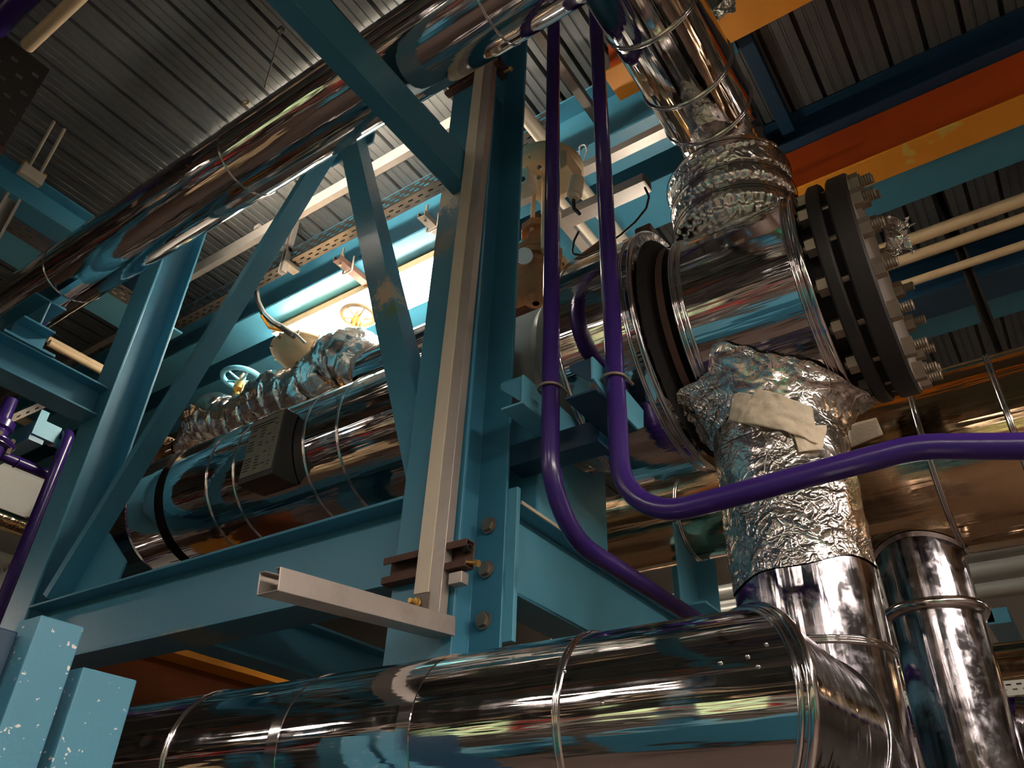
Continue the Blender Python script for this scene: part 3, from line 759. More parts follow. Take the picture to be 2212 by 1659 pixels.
part('spring', MB().sweep([Vector((1.98 + .012 * math.cos(k * .8), 1.572 + k * .0007, 1.03 + .012 * math.sin(k * .8))) for k in range(40)], .0025, 6), IRON, t)
part('block', MB().box(1.96, 1.999, 1.585, 1.64, .905, .945), GALV, t, bevel=.002)
part('bolt', MB().cyl((1.985, 1.60, .985), (1.985, 1.545, .97), .008, 10).hexa((1.985, 1.548, .971), (0, -1, -.25), .013, .012), BRASS, t)
t = thing('channel_clamp', 'dark iron clamp across the front column top, just under the high clad pipe', 'clamp', (1.97, 1.78, 3.8))
part('rail', MB().prism(usec(.085, .04, .005, .02), (1.999, 1.80, 3.80), Zv, -Xv, Yv, -.20, .16), RUSTD, t, bevel=.002)
part('lug', MB().box(2.0, 2.06, 1.605, 1.64, 3.74, 3.84), IRON, t, bevel=.003)
part('bolt', MB().cyl((2.03, 1.61, 3.76), (2.03, 1.56, 3.755), .008, 10).hexa((2.03, 1.565, 3.755), (0, -1, 0), .014, .012), BRASS, t)
t = thing('strut_channel', 'loose galvanised channel jutting towards the camera from the front column', 'channel', (1.6, 1.68, .66))
A = Vector((1.262, 1.655, .665)); B = Vector((1.992, 1.66, .742)); d = (B - A).normalized(); up = (Zv - d * d.z).normalized(); sd = d.cross(up).normalized()
part('channel', MB().prism(usec(.082, .062, .004, .022), A, sd, up, d, 0, (B - A).length), GALV, t, bevel=.002)
part('cover_lip', MB().prism([(-.041, .066), (-.036, .066), (-.036, .082), (-.041, .082)], A + d * .06, sd, up, d, 0, .33), RUSTD, t)

# foreground posts
def post(x0, x1, y0, y1, zt, label, mat):
    solo('steel_post', MB().box(x0, x1, y0, y1, -1.6, zt), mat, label, 'post', bevel=.004)
post(.852, .958, 1.90, 2.00, .530, 'narrow tall blue post at bottom left corner, speckled with chipped paint', BLUEF)
post(.985, 1.127, 1.90, 2.02, .446, 'wide short blue post at bottom left, right of the narrow speckled post', BLUEF)
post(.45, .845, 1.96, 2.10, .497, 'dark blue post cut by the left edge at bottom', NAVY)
# ------------------------------------------------------------------ label box on the header
t = thing('label_box', 'dark box with a printed plate standing on the mirror-clad header', 'label', (2.32, 3.27, 1.85))
poly = [(2.26, 1.852), (2.36, 1.852)]
for i in range(9):
    a = math.radians(222 - 72 * i / 8)
    p = (HX + .428 * math.cos(a), HZ + .428 * math.sin(a))
    if 1.86 < p[1] < 2.245: poly.append(p)
poly += [(2.40, 2.25), (2.26, 2.25)]
part('box', MB().prism(poly, (0, 0, 0), Xv, Zv, Yv, 3.131, 3.403), BLACK, t, bevel=.002)
pl = part('plate', MB().box(2.2565, 2.2598, 3.145, 3.395, 1.885, 2.238), PLATE, t, label='grey printed plate')
c = MB(); random.seed(3)
for i in range(17):
    z = 2.205 - i * .0178; y = 3.385
    if i < 2:
        c.box(2.2552, 2.2566, 3.185 + .02 * i, y, z - .004, z + .004); continue
    for s_, e_ in ((0, .06), (.085, .13), (.145, .18), (.195, .215)):
        if random.random() < .62:
            c.box(2.2552, 2.2566, y - e_ + random.uniform(0, .02), y - s_, z - .0032, z + .0032)
part('print', c, INK, pl)

# ------------------------------------------------------------------ foil-wrapped valve pipe behind the header
t = thing('valve_pipe', 'foil-wrapped pipe with bulging valve bodies behind the mirror-clad header', 'pipe', (3.3, 4.8, 3.1))
key = [(6.02, 3.36, .07), (5.9, 3.40, .09), (5.69, 3.66, .20), (5.51, 3.70, .22), (5.32, 3.60, .2), (5.14, 3.53, .19), (4.99, 3.565, .2), (4.8, 3.64, .23), (4.69, 3.65, .235), (4.5, 3.58, .21), (4.38, 3.557, .2), (4.21, 3.635, .22), (4.02, 3.765, .25), (3.9, 3.745, .25), (3.77, 3.60, .22), (3.70, 3.50, .17)]
pts = []; rad = []
for i in range(110):
    y = 6.02 - i * (6.02 - 3.70) / 109
    for (y0, z0, r0), (y1, z1, r1) in zip(key, key[1:]):
        if y1 <= y <= y0 + 1e-9:
            f_ = (y0 - y) / (y0 - y1); f_ = f_ * f_ * (3 - 2 * f_)
            z = z0 + (z1 - z0) * f_; r = r0 + (r1 - r0) * f_; break
    r -= .014 * abs(math.cos(y * 19)) ** 10
    pts.append(Vector((3.3, y, z - r))); rad.append(r)
part('foil_jacket', MB().sweep(pts, rad, 70, fn=lambda p, d, i, a: p + d * crump(p, 10, .012, 30, .006)), FOILB, t, label='crinkled foil jacket')
part('pipe_run', MB().lathe([(2.42, .15), (3.75, .15)], (3.3, 0, 3.34), Yv, 48), CLY, t)
part('tail_pipe', MB().lathe([(5.95, .09), (7.6, .09)], (3.3, 0, 3.31), Yv, 32), CLYD, t)
c = MB()
for y in (6.14, 6.19): c.lathe([(y - .018, .06), (y - .018, .16), (y + .018, .16), (y + .018, .06)], (3.3, 0, 3.31), Yv, 40)
fl = part('end_flange', c, RUST, t, label='rusty tan end flanges')
for i in range(8):
    a = 2 * PI * i / 8 + .2; q = Vector((3.3 + .125 * math.cos(a), 0, 3.31 + .125 * math.sin(a)))
    part('bolt', MB().cyl(q + Yv * 6.09, q + Yv * 6.24, .012, 8).hexa(q + Yv * 6.09, Yv, .022, .02).hexa(q + Yv * 6.22, Yv, .022, .02), BOLT, fl)
def handwheel(c0, R, mat, label, stem, tilt=(0, 0, 1)):
    t = thing('handwheel', label, 'valve handle', c0)
    c = Vector(c0); d = Vector(tilt).normalized(); _, u, w_ = frame_of(d)
    part('rim', MB().torus(c, d, R, R * .14, 48, 10), mat, t)
    s_ = MB()
    for k in range(5):
        a = 2 * PI * k / 5 + .3; e = u * math.cos(a) + w_ * math.sin(a)
        s_.sweep([c - d * .03 + e * R * .12, c - d * .015 + e * R * .6, c + e * R * .96], [R * .08, R * .065, R * .06], 8)
    part('spokes', s_, mat, t)
    part('hub', MB().lathe([(-.05, .001), (-.05, R * .2), (.02, R * .2), (.02, R * .1), (.05, R * .1), (.05, .001)], c, d, 20), BOLT, t)
    y_ = MB(); b0 = c - d * stem
    y_.lathe([(-stem, .045), (-stem + .03, .045), (-stem + .03, .02)], c, d, 20)
    for sg in (-1, 1): y_.sweep([b0 + u * .045 * sg, b0 + d * stem * .45 + u * .055 * sg, c - d * .06 + u * .035 * sg], .012, 8)
    y_.lathe([(-.12, .001), (-.12, .05), (-.05, .05), (-.05, .001)], c, d, 20)
    y_.cyl(b0, c + d * .04, .012, 10)
    part('yoke', y_, BRASS, t)
    return t
handwheel((3.3, 5.30, 3.83), .165, PALEBLUE, 'pale blue handwheel on the foil-wrapped pipe, farthest left', .20)
handwheel((3.3, 3.93, 3.955), .130, BEIGE, 'beige handwheel standing right in front of the lit lamp', .23)
t = thing('valve_actuator', 'beige dish-shaped diaphragm actuator on top of the foil-wrapped pipe', 'valve', (3.3, 4.56, 3.6))
part('dish', MB().lathe([(-.12, .05), (-.115, .13), (-.09, .20), (-.045, .245), (-.012, .262), (-.012, .278), (.012, .278), (.012, .262), (.03, .25), (.06, .17), (.075, .07), (.078, .001)], (3.3, 4.50, 3.80), Zv, 56, True), BEIGE, t)
part('neck', MB().lathe([(3.55, .05), (3.68, .055), (3.74, .05)], (3.3, 4.50, 0), Zv, 24), RUSTD, t)
c = MB()
for i in range(10):
    a = 2 * PI * i / 10; q = Vector((3.3 + .27 * math.cos(a), 4.50 + .27 * math.sin(a), 3.775)); c.hexa(q, Zv, .014, .05)
part('bolts', c, BOLT, t)

# ------------------------------------------------------------------ the lit lamp
t = thing('fluorescent_lamp', 'long lit fluorescent lamp under the deep blue roof beam', 'lamp', (3.52, 4.1, 4.25))
part('housing', MB().box(3.33, 3.345, 3.1, 5.06, 4.255, 4.335).box(3.685, 3.70, 3.1, 5.06, 4.255, 4.335).box(3.33, 3.70, 3.1, 5.06, 4.325, 4.34).box(3.33, 3.70, 3.085, 3.1, 4.255, 4.34).box(3.33, 3.70, 5.06, 5.075, 4.255, 4.34), BEIGE, t)
part('diffuser', MB().box(3.36, 3.67, 3.11, 5.05, 4.195, 4.32), LAMPM, t)
t = thing('fluorescent_lamp', 'added batten lamp, unseen above the high clad pipe, to light the roof deck', 'lamp', (2.08, 3.4, 4.43))  # added lamp, hidden by the high pipe, put in to light the deck
part('housing', MB().box(2.005, 2.012, 2.1, 4.5, 4.45, 4.62).box(2.005, 2.12, 2.1, 4.5, 4.435, 4.45), WHITE, t)  # upright plate added to keep its light off the near deck
part('bracket', MB().box(2.06, 2.16, 2.5, 2.54, 4.425, 4.435).box(2.06, 2.16, 4.1, 4.14, 4.425, 4.435), GALV, t)
part('tube', MB().cyl((2.04, 2.15, 4.50), (2.04, 4.45, 4.50), .017, 16), glow('added_batten_tube', (255, 240, 220), 75.0), t)
t = thing('fluorescent_lamp', 'batten lamp behind the big header, lighting the valves and blue beams', 'lamp', (3.72, 1.5, 3.16))
part('housing', MB().box(3.65, 3.79, 1.2, 1.75, 3.16, 3.19).box(3.65, 3.79, 1.2, 1.21, 3.19, 3.60), WHITE, t)  # tall end plate added to keep its light off the deck at right
part('tube', MB().cyl((3.72, 1.28, 3.225), (3.72, 1.72, 3.225), .02, 16), glow('batten_tube_low', (255, 244, 228), 55.0), t)
# ------------------------------------------------------------------ cable trays, rails, hangers in the middle
t = thing('cable_tray', 'slotted steel cable tray running along the deep blue roof beam', 'cable tray', (3.0, 4, 4.55))
part('side', MB().slotted((2.944, 1.93, 4.55), Yv, Zv, 5.2, .135, .10, [(.025, .045, 0), (.060, .080, .5), (.098, .120, 0)], .5), GALVD, t, solid=.002)
part('base', MB().slotted((2.944, 1.93, 4.55), Yv, Xv, 5.2, .10, .10, [(.030, .042, .2), (.064, .076, .6)], .45), GALVD, t, solid=.002)
part('far_side', MB().box(3.043, 3.046, 1.93, 7.13, 4.55, 4.60), GALVD, t)
c = MB()
for k in range(4):
    z = 4.566 + k * .010
    c.sweep([Vector((2.962 + .02 * k, 1.95 + i * .55, z + .006 * math.sin(i * 1.7 + k))) for i in range(10)], .008, 8)
solo('cable_bundle', c, CABLE, 'dark cables lying in the slotted tray along the roof beam', 'cables')
t = thing('strut_rail', 'galvanised strut rail under the roof deck, in front of the slotted cable tray', 'rail', (2.6, 4, 4.5))
part('channel', MB().box(2.578, 2.582, 1.93, 6.3, 4.5, 4.62).box(2.582, 2.632, 1.93, 6.3, 4.5, 4.504).box(2.628, 2.632, 1.93, 6.3, 4.5, 4.62), GALV, t)
for y, lb in ((4.52, 'upright strut hanger between rail and slotted tray, left of the worn brace'), (2.7, 'upright strut hanger hidden behind the overhead channel beam'), (6.3, 'upright strut hanger at the far left end of the slotted tray')):
    t = thing('tray_hanger', lb, 'hanger', (2.90, y, 4.40))
    part('channel', MB().prism(usec(.06, .045, .004, .015), (2.935, y, 0), Yv, Xv * -1, Zv, 4.40, 4.995), GALV, t)
    part('foot', MB().box(2.90, 3.05, y - .04, y + .04, 4.49, 4.53), GALV, t)
    part('rail_clip', MB().box(2.57, 2.94, y - .03, y + .03, 4.625, 4.665), GALV, t)
    part('nut', MB().hexa((2.92, y + .05, 4.45), Zv, .018, .02), BOLT, t)
solo('strut_rail', MB().box(2.68, 2.74, 5.9, 9, 4.44, 4.50), GALVD, 'dull brown strut rail seen between the high pipe and the left column', 'rail')
def beamclamp(y, z, label):
    t = thing('beam_clamp', label, 'clamp', (3.1, y, z))
    part('channel', MB().prism(usec(.07, .05, .005, .015), (3.0, y, z + .02), Yv, Zv * 1, Xv, -.03, .42), RUSTD if y > 3.5 else GALVD, t)
    r = .05
    part('strap', MB().sweep([Vector((3.10, y + .05, z + .14)), Vector((3.10, y + .05, z + .0)), Vector((3.10, y + .03, z - .012)), Vector((3.10, y - .03, z - .012)), Vector((3.10, y - .05, z)), Vector((3.10, y - .05, z + .14))], .008, 8), BOLT, t)
    part('stud', MB().cyl((3.02, y, z), (3.02, y, z + .19), .009, 8).hexa((3.02, y, z + .09), Zv, .02, .02), BOLT, t)
beamclamp(3.92, 4.265, 'rusty strut clamp on the deep blue beam flange, left of the worn brace')
beamclamp(3.04, 4.265, 'strut clamp on the deep blue beam flange, next to the trunked column')
for k, (yy, zz) in enumerate(((3.78, 4.62), (3.98, 4.58), (3.80, 4.50), (4.02, 4.46))):
    solo('beam_bolt', MB().hexa((3.278, yy, zz), -Xv, .028, .022).cyl((3.278, yy, zz), (3.235, yy, zz), .013, 8), BLUE, 'one of four blue bolts on the roof beam web above the rusty clamp', 'bolt', group='bolts on the roof beam web')
t = thing('lamp_cable', 'grey and black cables drooping from the slotted tray to the lit lamp', 'cable', (3.1, 4.9, 4.0))
A = [at(px, py, X=3.05) for px, py in ((556, 622), (560, 650), (572, 676), (592, 694), (618, 708), (642, 724), (660, 742))]
part('cable', MB().sweep(bendpath(A, .05, 4), .011, 10), CABLEG, t, label='grey cable')
part('cable', MB().sweep(bendpath([q + Vector((0, .03, -.01)) for q in A[:-1]], .05, 4), .012, 10), CABLE, t, label='black cable')
part('cable', MB().sweep([A[2] + Vector((-.01, .02, -.03)), A[3] + Vector((-.01, .03, -.06)), A[4] + Vector((-.01, .03, -.03))], .012, 8), YELLOW, t, label='yellow cable end')
part('connector', MB().cyl(A[4] + Vector((-.012, .03, .0)), A[5] + Vector((-.012, .03, .0)), .024, 12), GALVD, t)

# ------------------------------------------------------------------ right of the front column: rusty valve, actuator, conduits
def axisx(px0, py0, px1, py1, Z, Y=None):
    a, b_ = at(px0, py0, Z=Z), at(px1, py1, Z=Z); y = (a.y + b_.y) / 2
    return Vector((a.x, y, Z)), Vector((b_.x, y, Z))
a, b_ = axisx(1150, 258, 1372, 565, 4.22)
solo('conduit', MB().cyl(a + Xv * -.3, b_ + Xv * .8, .047, 20), ALU, 'long pale conduit sloping down behind both purple pipes', 'pipe')
a, b_ = axisx(1205, 415, 1292, 560, 3.95)
solo('conduit', MB().cyl(a, b_ + Xv * .6, .05, 20), ALU, 'short pale conduit below the beige actuator, left of the longer one', 'pipe')
a, b_ = axisx(1135, 395, 1290, 560, 3.80)
solo('strut_rail', MB().prism(usec(.07, .05, .004, .015), a, Yv, Zv, Xv, -.5, 1.7), GALV, 'galvanised strut rail crossing behind the purple pipe nearest the column', 'rail')
a, b_ = at(1150, 55, Z=4.62), at(1192, 135, Z=4.62)
solo('strut_rail', MB().box(a.x - .5, b_.x + .6, a.y - .03, a.y + .03, 4.59, 4.66), GALVD, 'dark strut rail under the deck, just right of the front column top', 'rail')
a, b_ = at(1222, 473, X=3.05), at(1396, 398, X=3.05)
zz = (a.z + b_.z) / 2
t = thing('strut_rail', 'short galvanised bar with a cable at its end, right of the beige actuator', 'rail', (3.05, 1.6, zz))
part('channel', MB().prism(usec(.10, .07, .005, .02), (3.05, 0, zz - .03), Xv, Zv, Yv, b_.y, a.y), GALV, t)
part('cap', MB().box(3.0, 3.1, b_.y - .01, b_.y, zz - .03, zz + .04), GALVD, t)
t = thing('strut_rail', 'grey strut rail below the deep blue beam, behind the two purple pipes', 'rail', (3.1, 1.5, 4.08))
part('channel', MB().prism(usec(.07, .06, .004, .015), (3.10, 0, 4.08), Xv, Zv, Yv, .95, 2.3), GALV, t)
A = [at(px, py, X=3.02) for px, py in ((1393, 405), (1402, 425), (1396, 450), (1372, 480), (1340, 508), (1300, 535), (1262, 552), (1235, 548), (1240, 520), (1250, 500))]
solo('cable', MB().sweep(bendpath(A, .04, 4), .007, 8), CABLE, 'black cable looping from the short galvanised bar to behind the purple pipe', 'cable')
A = [at(px, py, X=3.12) for px, py in ((1238, 395), (1252, 360), (1252, 318), (1262, 305), (1268, 325), (1258, 362), (1240, 385), (1225, 380))]
solo('cable', MB().sweep(bendpath(A, .03, 4), .006, 8), CABLEG, 'thin grey cable loop sticking up beside the beige actuator', 'cable')
AX = 2.62
cA = at(1182, 372, X=AX)
t = thing('valve_actuator', 'beige actuator with box and gauge, between column and first purple pipe', 'valve', cA)
part('drum', MB().lathe([(-.05, .001), (-.05, .15), (-.03, .20), (-.005, .212), (.02, .212), (.03, .20), (.05, .15), (.055, .001)], cA, Zv, 56), BEIGE, t)
bx = at(1133, 388, X=2.46)
part('switch_box', MB().box(2.42, 2.52, bx.y - .05, bx.y + .06, bx.z - .085, bx.z + .045), CREAM, t, bevel=.006)
part('knob', MB().cyl(Vector((2.42, bx.y - .02, bx.z - .05)), Vector((2.41, bx.y - .02, bx.z - .05)), .014, 16), IRON, t)
part('housing', MB().box(2.50, 2.68, cA.y - .20, cA.y - .06, cA.z - .18, cA.z - .05), BEIGE, t, bevel=.01)
part('regulator', MB().cyl(at(1241, 422, X=2.55), at(1247, 388, X=2.55), .042, 20).cyl(at(1240, 430, X=2.55), at(1241, 422, X=2.55), .026, 16), CREAM, t)
part('bolts', MB().ball(at(1145, 338, X=2.45), .014).ball(at(1165, 362, X=2.45), .014).ball(at(1164, 384, X=2.45), .013), BOLT, t)
part('tube', MB().sweep(bendpath([at(1239, 432, X=2.55), at(1240, 450, X=2.55), at(1252, 462, X=2.55)], .02, 4), .010, 8), IRON, t)
part('stem', MB().cyl(cA + Vector((0, 0, -.62)), cA + Vector((0, 0, -.04)), .03, 14), BEIGE, t)
vx = 2.72; q0 = at(1160, 655, X=vx); q1 = at(1160, 480, X=vx)
t = thing('globe_valve', 'rusty cast globe valve between the front column and first purple pipe', 'valve', (vx, q0.y, q0.z))
c = MB(); H = q1.z - q0.z; yv = (q0.y + q1.y) / 2
K = H / .75
def oct_(z0, z1, r, a=.2): 
    poly = [(r * math.cos(PI / 4 * i + a), r * math.sin(PI / 4 * i + a)) for i in range(8)]
    return MB().prism(poly, (vx, yv, q0.z), Xv, Yv, Zv, z0 * K, z1 * K)
part('body', MB().lathe([(0, .02), (.02, .07), (.07 * K, .095), (.16 * K, .125), (.26 * K, .135), (.32 * K, .12)], (vx, yv, q0.z), Zv, 10), RUST, t)
part('body_flange', oct_(.32, .37, .15), RUST, t, bevel=.004)
part('bonnet_flange', oct_(.375, .43, .15), RUST, t, bevel=.004)
part('bonnet', MB().lathe([(.43 * K, .10), (.47 * K, .075), (.60 * K, .06), (.62 * K, .06)], (vx, yv, q0.z), Zv, 12), RUST, t)
part('gland_flange', oct_(.62, .68, .10), RUST, t, bevel=.004)
part('gland', MB().lathe([(.68 * K, .05), (.72 * K, .055), (.75 * K, .03), (.80 * K, .028)], (vx, yv, q0.z), Zv, 12), RUSTD, t)
part('side_port', MB().lathe([(-.30, .10), (-.26, .10), (-.26, .07), (.05, .07)], (vx, yv, q0.z + .12), -Yv, 28), RUST, t)
part('yoke', MB().cyl((vx - .06, yv, q0.z + .6 * K), (vx - .05, yv, q1.z + .2), .013, 10).cyl((vx + .06, yv, q0.z + .6 * K), (vx + .05, yv, q1.z + .2), .013, 10), BEIGE, t)
part('gauge', MB().lathe([(0, .001), (0, .045), (-.02, .045), (-.02, .001)], at(1133, 552, X=2.55), (-.7, -.5, -.5), 24), WHITE, t)
t = thing('flange_pair', 'small iron pipe flanges with pale bolts poking out above the grey header stretch', 'flange', (3.1, 1.6, 3.0))
fc = at(1226, 600, X=3.12); fd = Vector((.15, -.85, .5)).normalized(); _, u, w_ = frame_of(fd)
part('flange', MB().lathe([(-.09, .03), (-.09, .15), (-.045, .15), (-.045, .03)], fc, fd, 36).lathe([(-.03, .03), (-.03, .15), (.02, .15), (.02, .03)], fc, fd, 36), IRON, t)
for k in range(8):
    q = fc + (u * math.cos(k * PI / 4) + w_ * math.sin(k * PI / 4)) * .115
    part('bolt', MB().hexa(q + fd * .02, fd, .026, .035).hexa(q - fd * .09, -fd, .026, .03), ALU, t)
part('stub', MB().cyl(fc - fd * .5, fc + fd * .3, .07, 20), RUSTD, t)
t = thing('strap_clamp', 'ragged dark iron strap lug on top of the open gap of the header', 'clamp', (2.6, 1.0, 2.55))
q = at(1394, 512, X=2.62)
part('lug', MB().box(q.x - .04, q.x + .05, q.y - .05, q.y + .04, q.z - .09, q.z + .045), RUSTD, t, bevel=.012)
part('bolt', MB().cyl(q + Vector((-.02, .09, -.02)), q + Vector((-.01, -.02, .0)), .018, 12).hexa(q + Vector((-.02, .07, -.02)), Yv, .03, .03), BOLT, t)
solo('foil_scrap', MB().grid(lambda u, v: at(1915 + 52 * u, 470 + 72 * v, X=2.62) + Vector((.02 * math.sin(9 * v), .04 * noise.noise(Vector((u * 4, v * 4, 2))), .02 * math.sin(7 * u + 3 * v))), 22, 22), FOIL, 'scrap of shiny foil and fibre caught on the blind flange bolts', 'foil', solid=.003)
solo('foil_scrap', MB().grid(lambda u, v: at(1540 + 62 * u - 20 * v, -30 + 62 * v + 10 * math.sin(5 * u), X=2.3) + Vector((.02 * math.sin(9 * v), .03 * noise.noise(Vector((u * 4, v * 4, 7))), .02 * math.sin(7 * u + 3 * v))), 22, 22), FOIL, 'tuft of torn foil at the top edge, beside the orange beam', 'foil', solid=.003)

# ------------------------------------------------------------------ right side: thin pipes, hangers, distant pipe rack
for k, (an, x, r, y1, lab) in enumerate(((39.93, 4.9, .045, .35, 'uppermost thin tan pipe at right edge, its cut end near the flange'), (38.85, 5.0, .040, .42, 'middle thin tan pipe at right edge behind the bolted flange'), (37.34, 5.0, .030, .42, 'lowest thin tan pipe at right edge behind the bolted flange'))):
    z = x * math.tan(math.radians(an))
    solo('thin_pipe', MB().cyl((x, y1, z), (x, -6.99, z), r, 18), BEIGE, lab, 'pipe')
a = at(2095, 595, X=5.1); b_ = at(2175, 870, X=5.1)
t = thing('hanger_strut', 'dark perforated hanger strut dropping through the navy beams at right edge', 'hanger', b_)
part('channel', MB().prism(usec(.07, .05, .005, .015), (5.1, a.y, 0), Yv, -Xv, Zv, b_.z, 4.98), IRON, t)
part('cross_bar', MB().box(5.05, 5.09, a.y - 1.4, a.y + .5, b_.z + .28, b_.z + .33), GALVD, t)
solo('pipe_strap', MB().box(4.84, 4.86, .16, .22, 4.02, 4.2), GALV, 'pale slotted strap holding the thin tan pipes by the flange', 'strap')
for k, (an, x, r, mat, lab) in enumerate(((20.2, 6.4, .066, GREYP, 'topmost grey pipe of the distant rack at right edge'), (18.9, 6.4, .064, GREYP, 'second grey pipe of the distant rack at right edge'), (17.7, 6.4, .06, GREYP, 'third grey pipe of the distant rack at right edge'), (13.5, 6.2, .14, CLYD, 'shiny greenish clad pipe low at right edge, past the dropping riser'), (11.2, 6.2, .06, PURPLE, 'small purple pipe low at right edge in the distance'), (10.4, 6.4, .05, CLYD, 'thin bare pipe under the distant purple pipe'))):
    z = x * math.tan(math.radians(an))
    solo('rack_pipe', MB().cyl((x, -6.99, z), (x, 4.0, z), r, 28), mat, lab, 'pipe')
z = 6.1 * math.tan(math.radians(12.0))
solo('cable_tray', MB().slotted((6.1, -4, z - .02), Yv, Zv, 6, .09, .06, [(.03, .04, 0), (.06, .07, .5)], .5), WHITE, 'white slotted cable tray above the distant purple pipe at right edge', 'cable tray', solid=.002)
for k, (px, mat, lab) in enumerate(((2150, WHITE, 'white sloping beam in the gap right of the riser ring'), (2185, BLUE, 'blue beam end in the gap right of the riser ring'))):
    a = at(px - 30, 1330, X=7.2); 
    solo('cross_beam', MB().box(7.2, 9.9, a.y - .08, a.y + .08, a.z - .06, a.z + .06), mat, lab, 'beam')
t = thing('duct', 'white round duct at far right edge beside the riser', 'duct', (7.5, -.4, 1.8))
part('shell', MB().cyl((7.4, -.45, 2.0), (9.9, -.45, 2.0), .2, 32), WHITE, t)
t = thing('clad_elbow', 'small mirror-clad elbow at the bottom right corner', 'pipe', (4.6, -.1, .2))
c = MB(); pts = [Vector((4.5, .02, .95 - .0))]
for i in range(6):
    a = PI / 2 * i / 5; pts.append(Vector((4.5, .02 - .3 * (1 - math.cos(a)) , .62 - .3 * math.sin(a) + .1)))
c.sweep([Vector((4.55, .30, .80)), Vector((4.55, .12, .77)), Vector((4.55, -.04, .66)), Vector((4.55, -.15, .50)), Vector((4.55, -.18, .30)), Vector((4.55, -.18, -1.6))], .15, 48, share=False)
part('cladding', c, CLZ, t)

# ------------------------------------------------------------------ under the frame beam: orange girder and tank
t = thing('floor_girder', 'orange girder with yellow top edge glimpsed under the blue frame beam', 'beam', (3.2, 4.6, .7))
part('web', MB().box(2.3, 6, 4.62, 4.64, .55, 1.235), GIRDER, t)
part('flange', MB().box(2.35, 6, 4.42, 4.84, 1.235, 1.29), YELLOW, t, label='yellow flange')
t = thing('tank', 'pale round-bottomed tank with an orange and white mark, glimpsed under the frame beam', 'tank', (4.2, 6.2, 1.6))
part('shell', MB().lathe([(-.02, .001), (.0, .3), (.06, .5), (.16, .58), (1.6, .6)], (4.25, 6.3, 1.86), Zv, 48, True), WHITE, t)
mk = MB(); 
for (x0, y0, x1, y1, mm) in ((556, 1381, 588, 1384, 0), (588, 1382, 566, 1400, 1)):
    pass
a, b_, c_ = at(557, 1380, Y=5.68), at(588, 1382, Y=5.68), at(569, 1400, Y=5.68)
part('mark', MB().cyl(a, b_, .014, 8), WHITE, t, label='white stroke of the mark')
part('mark', MB().cyl(b_, c_, .018, 8), ORANGE, t, label='orange stroke of the mark')
t = thing('pump_block', 'blue machine block seen low behind the foreground pipe, under the loose channel', 'machine', (4.2, 5.0, 1.2))
part('body', MB().box(4.05, 4.75, 5.2, 5.8, 1.1, 1.52), BLUE, t, bevel=.02)
part('stand', MB().box(4.2, 4.6, 5.3, 5.7, -1.6, 1.1), IRON, t)
part('post', MB().box(3.85, 3.95, 5.0, 5.1, .9, 1.5), IRON, t)
solo('cross_beam', MB().prism(isec(.26, .18, .014, .01), (0, 3.35, 1.12), Zv, Yv, Xv, 2.21, 6), BLUE, 'shadowed blue cross beam behind the loose channel, under the header', 'beam')

t = thing('drain_pipe', 'rusty drain pipe with pale bolts under the left end of the big header', 'pipe', (2.45, 4.6, 1.4))
part('run', MB().cyl((2.47, 3.95, 1.47), (2.47, 5.3, 1.50), .045, 20), RUSTD, t)
part('flange', MB().cyl((2.47, 4.20, 1.475), (2.47, 4.23, 1.475), .085, 28).cyl((2.47, 4.24, 1.475), (2.47, 4.27, 1.475), .085, 28), RUSTD, t)
for k in range(4):
    a = PI / 4 + k * PI / 2
    part('bolt', MB().hexa((2.47 + .065 * math.cos(a), 4.27, 1.475 + .065 * math.sin(a)), Yv, .016, .02).hexa((2.47 + .065 * math.cos(a), 4.20, 1.475 + .065 * math.sin(a)), -Yv, .016, .025), ALU, t)
part('foot', MB().box(2.40, 2.54, 4.60, 4.66, 1.322, 1.46), RUSTD, t)
# ------------------------------------------------------------------ left edge: ceiling tray, purple valve, background
t = thing('cable_tray', 'brown slotted tray under the ceiling at left edge', 'cable tray', (1.4, 5.8, 4.3))
part('base', MB().slotted((.2, 5.70, 4.30), Xv, Yv, 2.2, .20, .09, [(.04, .06, 0), (.09, .11, .5), (.14, .16, 0)], .5), GALVD, t, solid=.002)
part('side', MB().box(.2, 2.4, 5.897, 5.9, 4.30, 4.38), GALVD, t)
a = at(68, 378, Y=5.30)
t = thing('rod_clamp', 'pale clamp with two upright rods on the left ceiling beam', 'clamp', a)
part('block', MB().box(a.x - .085, a.x + .085, 5.27, 5.33, a.z - .05, a.z + .05), ALU, t, bevel=.006)
part('rod', MB().cyl((a.x - .04, 5.30, a.z + .04), (a.x - .04, 5.30, 4.98), .012, 10), ALU, t)
part('rod', MB().cyl((a.x + .045, 5.30, a.z + .04), (a.x + .045, 5.30, 4.98), .012, 10), ALU, t)
part('bolts', MB().hexa((a.x - .075, 5.3, a.z + .05), Zv, .02, .025).hexa((a.x + .07, 5.3, a.z + .05), Zv, .02, .025), BRASS, t)
a = at(22, 430, Y=5.2); b2 = at(0, 520, Y=5.2)
t = thing('strut_hanger', 'open galvanised strut hanging at left edge below the ceiling beam', 'hanger', (a.x, 5.2, 3.6))
part('channel', MB().prism(usec(.10, .06, .005, .018), (a.x, 5.2, 0), Xv, -Yv, Zv, 3.5, a.z), GALV, t)
solo('purple_pipe', MB().cyl((.40, 1.5, 4.28), (.40, 5.0, 4.28), .075, 24), PURPLE, 'dark purple pipe in the top left corner', 'pipe')
solo('conduit', MB().cyl((.575, 1.5, 4.22), (.575, 4.10, 4.22), .04, 20), BEIGE, 'cream conduit beside the purple pipe in the top left corner', 'pipe')
t = thing('cable_tray', 'dark perforated plate hanging on edge in the top left corner', 'cable tray', (.55, 4.2, 3.5))
